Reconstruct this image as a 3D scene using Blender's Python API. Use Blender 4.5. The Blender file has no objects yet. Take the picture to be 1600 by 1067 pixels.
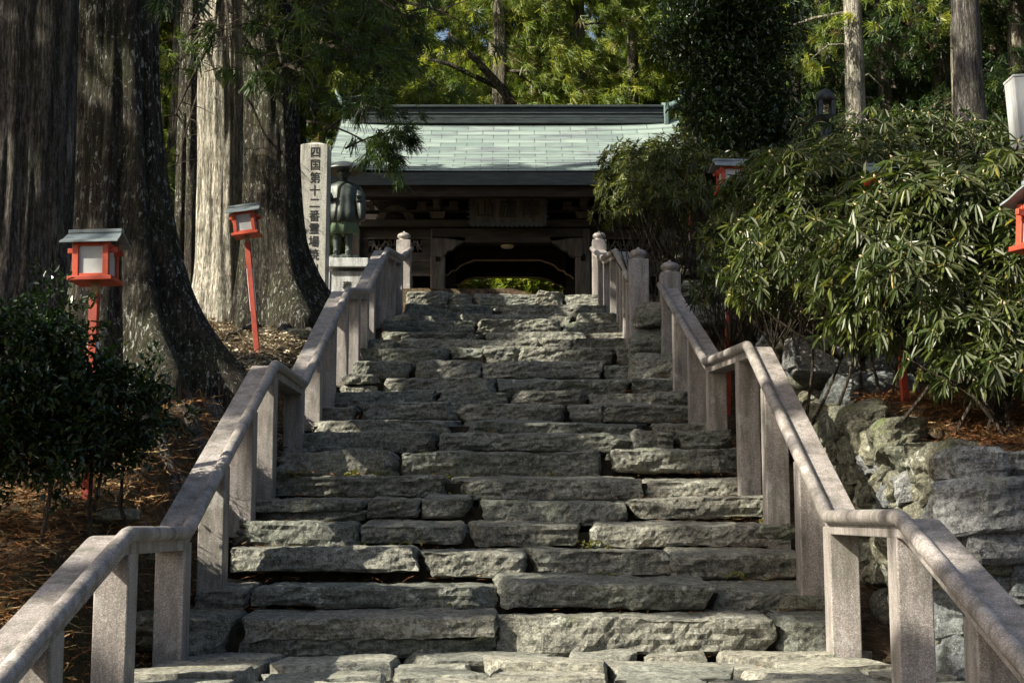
import bpy, bmesh, math, random
import numpy as np
from mathutils import Vector, Matrix, noise
random.seed(7); rng = np.random.default_rng(7)
S = bpy.context.scene; COL = S.collection
R = math.radians
F = 2222.0; TH = math.atan(291.5/2222.0); CT, ST = math.cos(TH), math.sin(TH)

def p3(x, y, d):
    """a place d metres ahead of the camera that the photo shows at pixel x, y"""
    u = (x-800)/F; v = (533.5-y)/F; Y = CT - v*ST
    return Vector((u*d/Y, d, (ST+v*CT)*d/Y))
def zat(y, d): return p3(800, y, d).z
def xat(x, y, d): return p3(x, y, d).x
SUN = Vector((-0.72, -0.36, 0.60)).normalized()

# ---------------------------------------------------------------- helpers
def link(o, parent=None):
    COL.objects.link(o)
    if parent: o.parent = parent
    return o
def mesh_obj(name, me, m, parent=None):
    if m and not me.materials: me.materials.append(m)
    return link(bpy.data.objects.new(name, me), parent)
def tag(o, label=None, cat=None, group=None, kind=None):
    if label: o['label'] = label
    if cat: o['category'] = cat
    if group: o['group'] = group
    if kind: o['kind'] = kind
    return o
def empty(name, loc, label=None, cat=None, group=None, rz=0, rx=0, ry=0):
    o = bpy.data.objects.new(name, None); o.location = loc; o.rotation_euler = (rx, ry, rz)
    o.empty_display_size = .2
    return tag(link(o), label, cat, group)
def copy_tree(o, parent=None):
    c = o.copy(); COL.objects.link(c)
    if parent: c.parent = parent
    for ch in o.children: copy_tree(ch, c)
    return c

class MB:
    def __init__(s): s.v = []; s.f = []; s.uv = None
    def add(s, vs, fs):
        n = len(s.v); s.v += [tuple(v) for v in vs]; s.f += [tuple(i+n for i in f) for f in fs]; return s
    def box(s, c, size, rot=None, taper=1.0):
        a, b, h = size[0]/2, size[1]/2, size[2]/2
        vs = [Vector((x*a*(taper if z > 0 else 1), y*b*(taper if z > 0 else 1), z*h)) for z in (-1, 1) for y in (-1, 1) for x in (-1, 1)]
        if rot: vs = [rot @ v for v in vs]
        vs = [v+Vector(c) for v in vs]
        return s.add(vs, [(0,2,3,1),(4,5,7,6),(0,1,5,4),(2,6,7,3),(0,4,6,2),(1,3,7,5)])
    def tube(s, pts, rad, n=8, cap=True, jit=0, sx=1.0):
        pts = [Vector(p) for p in pts]; rings = []; up = None; base = len(s.v)
        for i, p in enumerate(pts):
            t = (pts[min(i+1, len(pts)-1)]-pts[max(i-1, 0)])
            if t.length < 1e-9: t = Vector((0, 0, 1))
            t.normalize()
            if up is None: up = Vector((0, 0, 1)) if abs(t.z) < .9 else Vector((1, 0, 0))
            a = t.cross(up).normalized(); b = a.cross(t).normalized()
            up = b
            r = rad[i] if isinstance(rad, (list, tuple)) else rad
            for k in range(n):
                an = 2*math.pi*k/n; rr = r*(1+random.uniform(-jit, jit))
                s.v.append(tuple(p+a*math.cos(an)*rr*sx+b*math.sin(an)*rr))
        for i in range(len(pts)-1):
            for k in range(n):
                k2 = (k+1) % n
                s.f.append((base+i*n+k, base+i*n+k2, base+(i+1)*n+k2, base+(i+1)*n+k))
        if cap:
            s.f.append(tuple(base+k for k in range(n))[::-1]); s.f.append(tuple(base+(len(pts)-1)*n+k for k in range(n)))
        return s
    def lathe(s, c, prof, n=24, sy=1.0):
        base = len(s.v)
        for r, z in prof:
            for k in range(n):
                a = 2*math.pi*k/n; s.v.append((c[0]+r*math.cos(a), c[1]+r*sy*math.sin(a), c[2]+z))
        for i in range(len(prof)-1):
            for k in range(n):
                k2 = (k+1) % n; s.f.append((base+i*n+k, base+i*n+k2, base+(i+1)*n+k2, base+(i+1)*n+k))
        s.f.append(tuple(base+k for k in range(n))[::-1]); s.f.append(tuple(base+(len(prof)-1)*n+k for k in range(n)))
        return s
    def sweep(s, pts, prof, cap=True):
        """prof = (side, up) offsets, swept along pts with a vertical cross-section kept in the x-z plane"""
        base = len(s.v); n = len(prof)
        for p in pts:
            for a, b in prof: s.v.append((p[0]+a, p[1], p[2]+b))
        for i in range(len(pts)-1):
            for k in range(n):
                k2 = (k+1) % n; s.f.append((base+i*n+k, base+(i+1)*n+k, base+(i+1)*n+k2, base+i*n+k2))
        if cap:
            s.f.append(tuple(base+k for k in range(n))); s.f.append(tuple(base+(len(pts)-1)*n+k for k in range(n))[::-1])
        return s
    def prism(s, poly, y0, y1):
        """outline in x-z extruded along y"""
        n = len(poly); vs = [(x, y0, z) for x, z in poly]+[(x, y1, z) for x, z in poly]
        return s.add(vs, [tuple(range(n)), tuple(range(2*n-1, n-1, -1))]+[(i, i+n, (i+1) % n+n, (i+1) % n) for i in range(n)])
    def build(s, name, m, parent=None, smooth=False, bevel=0, org=None):
        me = bpy.data.meshes.new(name)
        vs = s.v if org is None else [(v[0]-org[0], v[1]-org[1], v[2]-org[2]) for v in s.v]
        me.from_pydata(vs, [], s.f); me.update()
        bm = bmesh.new(); bm.from_mesh(me); bmesh.ops.recalc_face_normals(bm, faces=bm.faces); bm.to_mesh(me); bm.free()
        if smooth:
            me.polygons.foreach_set('use_smooth', [True]*len(me.polygons))
        o = mesh_obj(name, me, m, parent)
        if org is not None: o.location = org
        if bevel:
            b = o.modifiers.new('b', 'BEVEL'); b.width = bevel; b.segments = 2; b.limit_method = 'ANGLE'; b.angle_limit = R(40)
        return o

def quads_mesh(name, V, rnd):
    """V: (n, 4, 3) quads, rnd: n values -> fast mesh with a colour attribute per point"""
    n = len(V); me = bpy.data.meshes.new(name)
    me.vertices.add(n*4); me.vertices.foreach_set('co', np.ascontiguousarray(V, dtype=np.float32).ravel())
    me.loops.add(n*4); me.loops.foreach_set('vertex_index', np.arange(n*4, dtype=np.int32))
    me.polygons.add(n); me.polygons.foreach_set('loop_start', np.arange(0, n*4, 4, dtype=np.int32))
    me.polygons.foreach_set('loop_total', np.full(n, 4, dtype=np.int32))
    me.update(calc_edges=True)
    a = me.attributes.new('rnd', 'FLOAT', 'POINT'); a.data.foreach_set('value', np.repeat(rnd, 4).astype(np.float32))
    return me
def unit(a): return a/np.maximum(np.linalg.norm(a, axis=-1, keepdims=True), 1e-9)

def tufts(C, D, rnd, K=24, L=.3, W=.03, spread=1.0, droop=.25, lj=.5):
    """K narrow blades fanning out from each centre C around the direction D: conifer sprays"""
    n = len(C)
    d = unit(D[:, None, :] + rng.normal(size=(n, K, 3))*spread)
    d[..., 2] -= droop; d = unit(d)
    ln = L*(1-lj*rng.random((n, K, 1)))
    side = unit(np.cross(d, rng.normal(size=(n, K, 3))))
    st = C[:, None, :]+d*ln*.12*rng.random((n, K, 1))+rng.normal(size=(n, K, 3))*L*.16
    w = W*(.6+.8*rng.random((n, K, 1)))
    e = st+d*ln; e[..., 2] -= ln[..., 0]*.12
    V = np.stack([st-side*w*.5, st+side*w*.5, e+side*w*.3, e-side*w*.3], axis=2).reshape(-1, 4, 3)
    rr = np.repeat(rnd, K)+rng.normal(size=n*K)*.08
    return V, rr
def leaves(P, D, rnd, L=.15, W=.04, droop=0.0, fold=.25):
    """single leaves as two folded halves"""
    n = len(P); d = unit(D); up = unit(np.cross(d, np.cross(np.tile([0, 0, 1.], (n, 1))+rng.normal(size=(n, 3))*.35, d)))
    s = np.cross(d, up); ln = (L*(.7+.5*rng.random(n)))[:, None]; w = (W*(.8+.4*rng.random(n)))[:, None]
    a = P; b = P+d*ln*.5; c = P+d*ln; b2 = b-up*w*0; c = c-np.array([0, 0, 1.])*ln*droop
    out = []
    for sg in (-1, 1):
        e1 = P+d*ln*.22+s*w*.42*sg+up*w*fold; e2 = P+d*ln*.72+s*w*.46*sg+up*w*fold-np.array([0, 0, 1.])*ln*droop*.5
        out.append(np.stack([a, e1, e2, c], axis=1))
    V = np.concatenate(out); return V, np.concatenate([rnd, rnd])

_bg = {}
def boxgrid(nx, ny, nz):
    k = (nx, ny, nz)
    if k in _bg: return _bg[k]
    vs = {}; V = []; Fc = []
    def vid(i, j, l):
        q = (i, j, l)
        if q not in vs: vs[q] = len(V); V.append((2*i/nx-1, 2*j/ny-1, 2*l/nz-1))
        return vs[q]
    for i in range(nx):
        for j in range(ny):
            for l, fl in ((0, 1), (nz, 0)):
                q = [vid(i, j, l), vid(i+1, j, l), vid(i+1, j+1, l), vid(i, j+1, l)]; Fc.append(q[::-1] if fl else q)
    for i in range(nx):
        for l in range(nz):
            for j, fl in ((0, 0), (ny, 1)):
                q = [vid(i, j, l), vid(i+1, j, l), vid(i+1, j, l+1), vid(i, j, l+1)]; Fc.append(q[::-1] if fl else q)
    for j in range(ny):
        for l in range(nz):
            for i, fl in ((0, 1), (nx, 0)):
                q = [vid(i, j, l), vid(i, j+1, l), vid(i, j+1, l+1), vid(i, j, l+1)]; Fc.append(q[::-1] if fl else q)
    _bg[k] = (np.array(V), Fc); return _bg[k]

def rock(name, size, loc, m, parent=None, res=.05, e=7, warp=.12, low=.10, strata=.02, seed=None, rz=0, rx=0, ry=0, fine=.008, cap=(34, 18, 16), facets=7, fcut=(.66, .92)):
    sd = random.random()*500 if seed is None else seed
    n = [max(4, min(c, int(s/res))) for s, c in zip(size, cap)]
    P, Fc = boxgrid(*n)
    h = np.array(size)/2; mn = min(size); rad = mn*(.5 if e < 5 else .30 if e < 8 else .16)
    X0 = P*h; c0 = np.clip(X0, -(h-rad), h-rad); N = unit(X0-c0); X = c0+N*rad
    rr = random.Random(int(sd*1000))
    cor = np.array([[rr.uniform(-warp, warp) for _ in range(3)] for _ in range(8)])
    Q = X/h; u = (Q+1)/2
    for k in range(8):
        w = np.ones(len(Q))
        for ax in range(3): w = w*(u[:, ax] if (k >> ax) & 1 else 1-u[:, ax])
        X = X+w[:, None]*cor[k]*np.minimum(h, mn*1.6)
    for k in range(facets):   # chipped, fractured faces
        nv = np.array([rr.gauss(0, 1), rr.gauss(0, 1)-.35, rr.gauss(0, 1)*(.8 if e < 8 else .5)]); nv /= np.linalg.norm(nv)
        sup = np.abs(nv*h).sum(); dd = X @ nv; X = X-np.maximum(0, dd-sup*rr.uniform(*fcut))[:, None]*nv
    disp = np.empty(len(X)); so = Vector((sd, sd*.7, -sd))
    for i, (x, y, z) in enumerate(X):
        a = noise.noise(Vector((x*2.2, y*2.2, z*3.2))+so)
        b = noise.noise(Vector((x*1.6, y*1.6, z*20+a*3))+so)
        c = noise.noise(Vector((x*11, y*11, z*26))+so)
        f2 = noise.noise(Vector((x*24, y*24, z*40))+so)
        disp[i] = a*low*mn*2.2+b*strata*1.5+c*fine*2+f2*fine
    flat = np.where(np.abs(N[:, 2]) > .7, .55, 1.0)
    X = X+N*(disp*flat)[:, None]
    me = bpy.data.meshes.new(name); me.from_pydata(X.tolist(), [], Fc); me.update()
    o = mesh_obj(name, me, m, parent); o.location = loc; o.rotation_euler = (rx, ry, rz)
    return o

# ---------------------------------------------------------------- materials
def newmat(name):
    m = bpy.data.materials.new(name); m.use_nodes = True; nt = m.node_tree
    for n in list(nt.nodes): nt.nodes.remove(n)
    out = nt.nodes.new('ShaderNodeOutputMaterial'); b = nt.nodes.new('ShaderNodeBsdfPrincipled')
    nt.links.new(b.outputs[0], out.inputs[0]); return m, nt, b, out
def nd(nt, t, **kw):
    n = nt.nodes.new(t)
    for k, v in kw.items():
        if k.startswith('i_'): n.inputs[k[2:].replace('_', ' ')].default_value = v
        else: setattr(n, k, v)
    return n
def coords(nt, scale=(1, 1, 1), kind='Object', rand=True):
    tc = nd(nt, 'ShaderNodeTexCoord'); mp = nd(nt, 'ShaderNodeMapping'); mp.inputs['Scale'].default_value = scale
    if rand:
        oi = nd(nt, 'ShaderNodeObjectInfo'); ml = nd(nt, 'ShaderNodeMath', operation='MULTIPLY'); ml.inputs[1].default_value = 37
        nt.links.new(oi.outputs['Random'], ml.inputs[0]); va = nd(nt, 'ShaderNodeVectorMath', operation='ADD')
        nt.links.new(tc.outputs[kind], va.inputs[0]); nt.links.new(ml.outputs[0], va.inputs[1]); nt.links.new(va.outputs[0], mp.inputs[0])
    else: nt.links.new(tc.outputs[kind], mp.inputs[0])
    return mp.outputs[0]
def nz(nt, vec, scale, detail=5, rough=.6, dist=0):
    n = nd(nt, 'ShaderNodeTexNoise'); n.inputs['Scale'].default_value = scale; n.inputs['Detail'].default_value = detail
    n.inputs['Roughness'].default_value = rough; n.inputs['Distortion'].default_value = dist; nt.links.new(vec, n.inputs['Vector']); return n.outputs['Fac']
def ramp(nt, fac, stops):
    r = nd(nt, 'ShaderNodeValToRGB'); nt.links.new(fac, r.inputs[0]); el = r.color_ramp.elements
    while len(el) > 1: el.remove(el[-1])
    for i, (p, c) in enumerate(stops):
        e = el[0] if i == 0 else el.new(p); e.position = p; e.color = (*c, 1) if len(c) == 3 else c
    return r.outputs[0]
def g(x): return (x, x, x)
def mix(nt, fac, a, b, typ='MIX'):
    n = nd(nt, 'ShaderNodeMix', data_type='RGBA', blend_type=typ)
    for s, v in ((0, fac), (6, a), (7, b)):
        if hasattr(v, 'links'): nt.links.new(v, n.inputs[s])
        else: n.inputs[s].default_value = v if s == 0 else (*v, 1)
    return n.outputs[2]
def math_(nt, op, a, b=None, c=None):
    n = nd(nt, 'ShaderNodeMath', operation=op)
    for i, v in enumerate((a, b, c)):
        if v is None: continue
        if hasattr(v, 'links'): nt.links.new(v, n.inputs[i])
        else: n.inputs[i].default_value = v
    return n.outputs[0]
def bump(nt, b, h, strength=.6, dist=.02, prev=None):
    n = nd(nt, 'ShaderNodeBump'); n.inputs['Strength'].default_value = strength; n.inputs['Distance'].default_value = dist
    nt.links.new(h, n.inputs['Height'])
    if prev is not None: nt.links.new(prev, n.inputs['Normal'])
    nt.links.new(n.outputs[0], b.inputs['Normal']); return n.outputs[0]
def setp(nt, b, **kw):
    for k, v in kw.items():
        k = k.replace('_', ' ')
        if hasattr(v, 'links'): nt.links.new(v, b.inputs[k])
        else: b.inputs[k].default_value = (*v, 1) if isinstance(v, tuple) and len(v) == 3 else v

def m_slate(name, dark, light, moss=.5, lich=.62, warm=(1, 1, 1)):
    m, nt, b, _ = newmat(name)
    v = coords(nt, (1.3, 1.3, 7)); v2 = coords(nt)
    st = nz(nt, v, 4.5, 9, .68, .3); br = nz(nt, v2, 2.3, 6, .65)
    fine = nz(nt, v2, 26, 6, .75)
    f = math_(nt, 'ADD', math_(nt, 'MULTIPLY', st, .55), math_(nt, 'MULTIPLY', br, .45))
    col = ramp(nt, f, [(.36, dark), (.5, tuple((a+c)/2 for a, c in zip(dark, light))), (.64, light)])
    col = mix(nt, ramp(nt, fine, [(.42, g(.75)), (.56, g(0))]), col, tuple(c*.4 for c in dark))
    sp = nz(nt, v2, 90, 4, .8); col = mix(nt, ramp(nt, sp, [(.54, g(0)), (.64, g(.55))]), col, tuple(min(.6, c*1.7) for c in light))
    oi = nd(nt, 'ShaderNodeObjectInfo')
    tint = ramp(nt, oi.outputs['Random'], [(0, (.78, .82, .78)), (.5, (1, .98, .92)), (1, (1.0*warm[0]*1.1, 1.06*warm[1], .98*warm[2]))])
    col = mix(nt, 1, col, tint, 'MULTIPLY')
    lc = nz(nt, v2, 7.5, 7, .7, .4)
    col = mix(nt, ramp(nt, lc, [(lich, g(0)), (lich+.035, g(.8))]), col, (.40, .41, .35))
    geo = nd(nt, 'ShaderNodeNewGeometry'); sx = nd(nt, 'ShaderNodeSeparateXYZ'); nt.links.new(geo.outputs['Normal'], sx.inputs[0])
    mo = math_(nt, 'MULTIPLY', ramp(nt, nz(nt, v2, 3.1, 6, .7), [(.56, g(0)), (.64, g(1))]), ramp(nt, sx.outputs[2], [(.0, g(.25)), (.6, g(1))]))
    col = mix(nt, math_(nt, 'MULTIPLY', mo, moss), col, (.075, .10, .022))
    setp(nt, b, Base_Color=col, Roughness=.82, Specular_IOR_Level=.35)
    n1 = bump(nt, b, st, .9, .03); n2 = bump(nt, b, fine, .8, .016, n1); bump(nt, b, sp, .8, .008, n2)
    return m
M = {}
M['step'] = m_slate('slate_step', (.070, .071, .063), (.35, .35, .305), moss=.35, lich=.60)
M['paving'] = m_slate('pale_paving', (.14, .14, .12), (.50, .49, .42), moss=.3)  # paler mix than the step slate
M['wall'] = m_slate('slate_wall', (.055, .056, .044), (.29, .285, .215), moss=.75, lich=.58)
M['block'] = m_slate('blue_slate', (.070, .074, .080), (.32, .33, .34), moss=.25, lich=.66)

def m_granite(name, a, b_, c):
    m, nt, b, _ = newmat(name)
    v = coords(nt)
    vo = nd(nt, 'ShaderNodeTexVoronoi'); vo.inputs['Scale'].default_value = 210; nt.links.new(v, vo.inputs['Vector'])
    sep = nd(nt, 'ShaderNodeSeparateColor'); nt.links.new(vo.outputs['Color'], sep.inputs[0])
    col = ramp(nt, sep.outputs[0], [(0, a), (.35, b_), (.75, b_), (.9, c)])
    dirt = nz(nt, coords(nt, (3, 3, .5)), 2.8, 8, .75)
    col = mix(nt, ramp(nt, dirt, [(.44, g(0)), (.62, g(.75))]), col, (.085, .082, .062))
    pale = nz(nt, v, 5, 6, .7)
    col = mix(nt, ramp(nt, pale, [(.58, g(0)), (.66, g(.35))]), col, (.5, .5, .47))
    setp(nt, b, Base_Color=col, Roughness=ramp(nt, dirt, [(.3, g(.38)), (.7, g(.62))]), Specular_IOR_Level=.45)
    bump(nt, b, sep.outputs[0], .15, .002); return m
M['granite'] = m_granite('brown_granite', (.14, .122, .112), (.285, .250, .232), (.46, .43, .40))
M['granite_pale'] = m_granite('pale_granite', (.22, .23, .22), (.46, .47, .46), (.66, .67, .66))
M['granite_speckled'] = m_granite('speckled_granite', (.05, .05, .045), (.42, .41, .36), (.55, .54, .48))

def m_bark(name, dark, light, lichen=.5, lth=.60, sc=1.0):
    m, nt, b, _ = newmat(name)
    v = coords(nt, (1, 1, .10), rand=False); v3 = coords(nt, (1, 1, .38), rand=False); v2 = coords(nt, rand=False)
    fu = nz(nt, v, 15*sc, 8, .72, .5); vf = coords(nt, (1, 1, .045), rand=False); fi = nz(nt, vf, 70*sc, 6, .8, .3); ck = nz(nt, vf, 22*sc, 5, .7, .8)
    col = ramp(nt, fu, [(.38, tuple(c*.25 for c in dark)), (.47, dark), (.60, light)])
    col = mix(nt, ramp(nt, fi, [(.40, g(.8)), (.50, g(0)), (.6, g(0))]), col, tuple(c*.3 for c in dark))
    col = mix(nt, ramp(nt, fi, [(.56, g(0)), (.66, g(.7))]), col, tuple(min(.8, c*1.4) for c in light))
    crk = ramp(nt, ck, [(.455, g(0)), (.485, g(1)), (.515, g(1)), (.545, g(0))]); crk = math_(nt, 'SUBTRACT', 1, ramp(nt, math_(nt, 'ABSOLUTE', math_(nt, 'SUBTRACT', ck, .5)), [(0, g(0)), (.03, g(1))]))
    col = mix(nt, math_(nt, 'MULTIPLY', crk, .85), col, tuple(c*.12 for c in dark))
    gr = nz(nt, v2, 1.6, 4, .6)
    col = mix(nt, ramp(nt, gr, [(.45, g(0)), (.65, g(.5))]), col, (.05, .06, .02))
    fl = nz(nt, coords(nt, (1, 1, .22), rand=False), 46*sc, 7, .8, .2)
    col = mix(nt, ramp(nt, fl, [(.42, g(.7)), (.5, g(0)), (.54, g(0)), (.62, g(.6))]), col, ramp(nt, fl, [(.45, tuple(c*.2 for c in dark)), (.55, tuple(min(.8, c*1.25) for c in light))]))
    li = nz(nt, v3, 26, 9, .75, .6)
    lm = math_(nt, 'MULTIPLY', ramp(nt, li, [(lth, g(0)), (lth+.012, g(1))]), ramp(nt, nz(nt, v2, 1.1, 3), [(.40, g(.15)), (.55, g(1))]))
    col = mix(nt, math_(nt, 'MULTIPLY', lm, lichen), col, (.42, .43, .38))
    setp(nt, b, Base_Color=col, Roughness=.92, Specular_IOR_Level=.2)
    n1 = bump(nt, b, fu, 1.0, .09); n1 = bump(nt, b, fi, .9, .02, n1); bump(nt, b, math_(nt, 'SUBTRACT', 1, crk), .9, .03, n1); return m
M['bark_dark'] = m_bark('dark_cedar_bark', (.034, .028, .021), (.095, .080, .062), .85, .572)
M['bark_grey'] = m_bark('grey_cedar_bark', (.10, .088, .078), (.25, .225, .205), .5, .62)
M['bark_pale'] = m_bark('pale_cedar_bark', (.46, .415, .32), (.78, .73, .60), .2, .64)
M['bark_far'] = m_bark('far_bark', (.13, .11, .08), (.33, .30, .23), .6, .58, .6)
M['twig'] = m_bark('twig_bark', (.08, .06, .045), (.20, .16, .12), .3, .62, 2)

def m_leaf(name, stops, trans=.35, rough=.5, spec=.5, back=None, tcol=(1.3, 1.35, .5)):
    m, nt, b, out = newmat(name)
    at = nd(nt, 'ShaderNodeAttribute', attribute_name='rnd')
    col = ramp(nt, at.outputs['Fac'], stops)
    if back:
        geo = nd(nt, 'ShaderNodeNewGeometry'); col2 = mix(nt, geo.outputs['Backfacing'], col, back)
    else: col2 = col
    setp(nt, b, Base_Color=col2, Roughness=rough, Specular_IOR_Level=spec)
    t = nd(nt, 'ShaderNodeBsdfTranslucent'); nt.links.new(mix(nt, 1, col, tcol, 'MULTIPLY'), t.inputs[0])
    ms = nd(nt, 'ShaderNodeMixShader'); ms.inputs[0].default_value = trans
    nt.links.new(b.outputs[0], ms.inputs[1]); nt.links.new(t.outputs[0], ms.inputs[2]); nt.links.new(ms.outputs[0], out.inputs[0]); return m
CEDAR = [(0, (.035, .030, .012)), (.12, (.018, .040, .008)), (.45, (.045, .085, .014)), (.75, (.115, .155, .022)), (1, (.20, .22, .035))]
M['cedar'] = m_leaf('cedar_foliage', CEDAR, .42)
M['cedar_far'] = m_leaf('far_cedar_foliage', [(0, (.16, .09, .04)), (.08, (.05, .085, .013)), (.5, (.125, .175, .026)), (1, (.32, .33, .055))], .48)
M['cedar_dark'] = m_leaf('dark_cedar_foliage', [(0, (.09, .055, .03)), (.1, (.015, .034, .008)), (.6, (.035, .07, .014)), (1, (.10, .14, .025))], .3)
M['broad'] = m_leaf('dark_broad_leaf', [(0, (.010, .022, .006)), (.8, (.025, .05, .012)), (1, (.08, .11, .02))], .2, .3, .6)
M['rhodo'] = m_leaf('rhododendron_leaf', [(0, (.25, .20, .03)), (.04, (.020, .036, .009)), (.6, (.055, .080, .016)), (1, (.15, .17, .035))], .22, .42, .42, back=(.075, .085, .038))
M['shrub'] = m_leaf('glossy_shrub_leaf', [(0, (.008, .02, .005)), (.8, (.018, .038, .009)), (1, (.06, .09, .02))], .18, .28, .5)
M['needles'] = m_leaf('fallen_needles', [(0, (.045, .022, .012)), (.45, (.14, .062, .024)), (.8, (.26, .13, .05)), (1, (.40, .29, .14))], .1, .8, .15, tcol=(1, 1, 1))
M['litter'] = m_leaf('pale_litter', [(0, (.08, .055, .035)), (.5, (.30, .245, .16)), (1, (.62, .55, .41))], .1, .85, .1, tcol=(1, 1, 1))

def m_plain(name, a, b_, scale=6, rough=.6, bmp=.2, spec=.4, stretch=(1, 1, 1), metal=0, dist=.006):
    m, nt, b, _ = newmat(name); v = coords(nt, stretch)
    f = nz(nt, v, scale, 7, .65); col = ramp(nt, f, [(.35, a), (.65, b_)])
    setp(nt, b, Base_Color=col, Roughness=rough, Specular_IOR_Level=spec, Metallic=metal); bump(nt, b, f, bmp, dist); return m
M['red'] = m_plain('worn_vermilion_paint', (.26, .030, .012), (.46, .065, .022), 5, .5, .3)
M['red_dark'] = m_plain('deep_red_paint', (.20, .028, .014), (.34, .05, .022), 9, .6, .3)  # deeper red for posts; also paints the shade on one dark lantern
M['white_edge'] = m_plain('white_painted_edge', (.45, .47, .52), (.68, .70, .74), 9, .6, .1)
M['paper'] = m_plain('frosted_panel', (.30, .31, .31), (.44, .44, .42), 3, .35, .05)
M['roofmetal'] = m_plain('grey_copper_sheet', (.09, .11, .115), (.20, .235, .24), 5, .42, .2, .5, (1, 4, 1))
M['tanwood'] = m_plain('bare_wood', (.18, .13, .07), (.33, .25, .14), 12, .8, .4, .2)
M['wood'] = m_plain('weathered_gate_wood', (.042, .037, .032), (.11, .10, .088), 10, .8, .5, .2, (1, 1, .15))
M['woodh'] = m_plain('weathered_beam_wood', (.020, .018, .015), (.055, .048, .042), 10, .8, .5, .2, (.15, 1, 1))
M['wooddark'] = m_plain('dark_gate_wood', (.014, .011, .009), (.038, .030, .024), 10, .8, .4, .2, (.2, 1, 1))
M['gold'] = m_plain('pale_carved_trim', (.34, .27, .13), (.52, .44, .25), 10, .5, .2)
M['bronze'] = m_plain('green_bronze', (.020, .026, .023), (.065, .080, .068), 7, .5, .5, .5, metal=.3)
M['bronze_green'] = m_plain('patina_bronze', (.05, .085, .05), (.11, .16, .095), 9, .6, .5, .4, (4, 4, .6))
M['bronze_dark'] = m_plain('dark_bronze_and_silhouette', (.025, .030, .028), (.07, .08, .075), 7, .45, .3, .5, metal=.3)
M['ink'] = m_plain('black_ink', (.008, .008, .008), (.018, .018, .018), 20, .6, 0)
M['whitewood'] = m_plain('white_painted_wood', (.30, .31, .31), (.46, .47, .47), 6, .6, .4, .3, (3, 3, .3))
M['copper'] = m_plain('dark_copper_edge', (.03, .05, .045), (.11, .17, .15), 4, .5, .3, .5, (2.5, 1, .3))
M['copper_ridge'] = m_plain('ridge_copper', (.008, .012, .013), (.030, .042, .042), 6, .45, .3, .5, (.4, 1, 3))
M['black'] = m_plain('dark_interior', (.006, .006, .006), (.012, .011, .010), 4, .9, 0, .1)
M['pvc'] = m_plain('dull_lamp_glass', (.5, .46, .32), (.7, .66, .5), 4, .4, 0)

def m_roof():
    m, nt, b, _ = newmat('patinated_copper_tiles')
    uv = nd(nt, 'ShaderNodeUVMap'); uv.uv_map = 'UVMap'
    v = coords(nt, (1, 1, 1), rand=False); vs = coords(nt, (.35, 2.2, 2.2), rand=False)
    br = nd(nt, 'ShaderNodeTexBrick'); br.offset = .42; br.offset_frequency = 2; nt.links.new(uv.outputs[0], br.inputs['Vector'])
    br.inputs['Scale'].default_value = 1; br.inputs['Brick Width'].default_value = .62; br.inputs['Row Height'].default_value = .25
    br.inputs['Mortar Size'].default_value = .009; br.inputs['Mortar Smooth'].default_value = .1
    br.inputs['Color1'].default_value = (.15, .20, .18, 1); br.inputs['Color2'].default_value = (.23, .285, .255, 1); br.inputs['Mortar'].default_value = (.05, .07, .065, 1)
    f = nz(nt, vs, 1.3, 7, .7, .8)
    col = mix(nt, ramp(nt, f, [(.50, g(0)), (.62, g(.75))]), br.outputs[0], (.10, .105, .125))
    f2 = nz(nt, vs, 3.0, 6, .7)
    col = mix(nt, ramp(nt, f2, [(.55, g(0)), (.7, g(.6))]), col, (.33, .40, .355))
    col = mix(nt, br.outputs['Fac'], col, (.05, .065, .06))
    setp(nt, b, Base_Color=col, Roughness=.55, Specular_IOR_Level=.5)
    n1 = bump(nt, b, f2, .15, .01); bump(nt, b, math_(nt, 'SUBTRACT', 1, br.outputs['Fac']), .5, .012, n1); return m
M['roof'] = m_roof()
def m_ground():
    m, nt, b, _ = newmat('forest_floor'); v = coords(nt, rand=False)
    f = nz(nt, v, 1.3, 8, .7); f2 = nz(nt, v, 14, 8, .75); f3 = nz(nt, v, 55, 5, .8)
    col = ramp(nt, f2, [(.32, (.020, .014, .009)), (.5, (.075, .050, .030)), (.66, (.20, .15, .095))])
    col = mix(nt, ramp(nt, f, [(.5, g(0)), (.62, g(.5))]), col, (.045, .055, .018))
    col = mix(nt, ramp(nt, f3, [(.56, g(0)), (.66, g(.8))]), col, (.27, .21, .14))
    setp(nt, b, Base_Color=col, Roughness=.95, Specular_IOR_Level=.15)
    n1 = bump(nt, b, f2, 1, .06); bump(nt, b, f3, .8, .02, n1); return m
M['ground'] = m_ground()
M['soil'] = m_plain('dark_soil', (.012, .010, .007), (.045, .038, .026), 14, .95, .8, .1, dist=.02)
M['grass'] = m_leaf('pale_grass', [(0, (.10, .12, .03)), (1, (.30, .28, .10))], .3)

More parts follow.
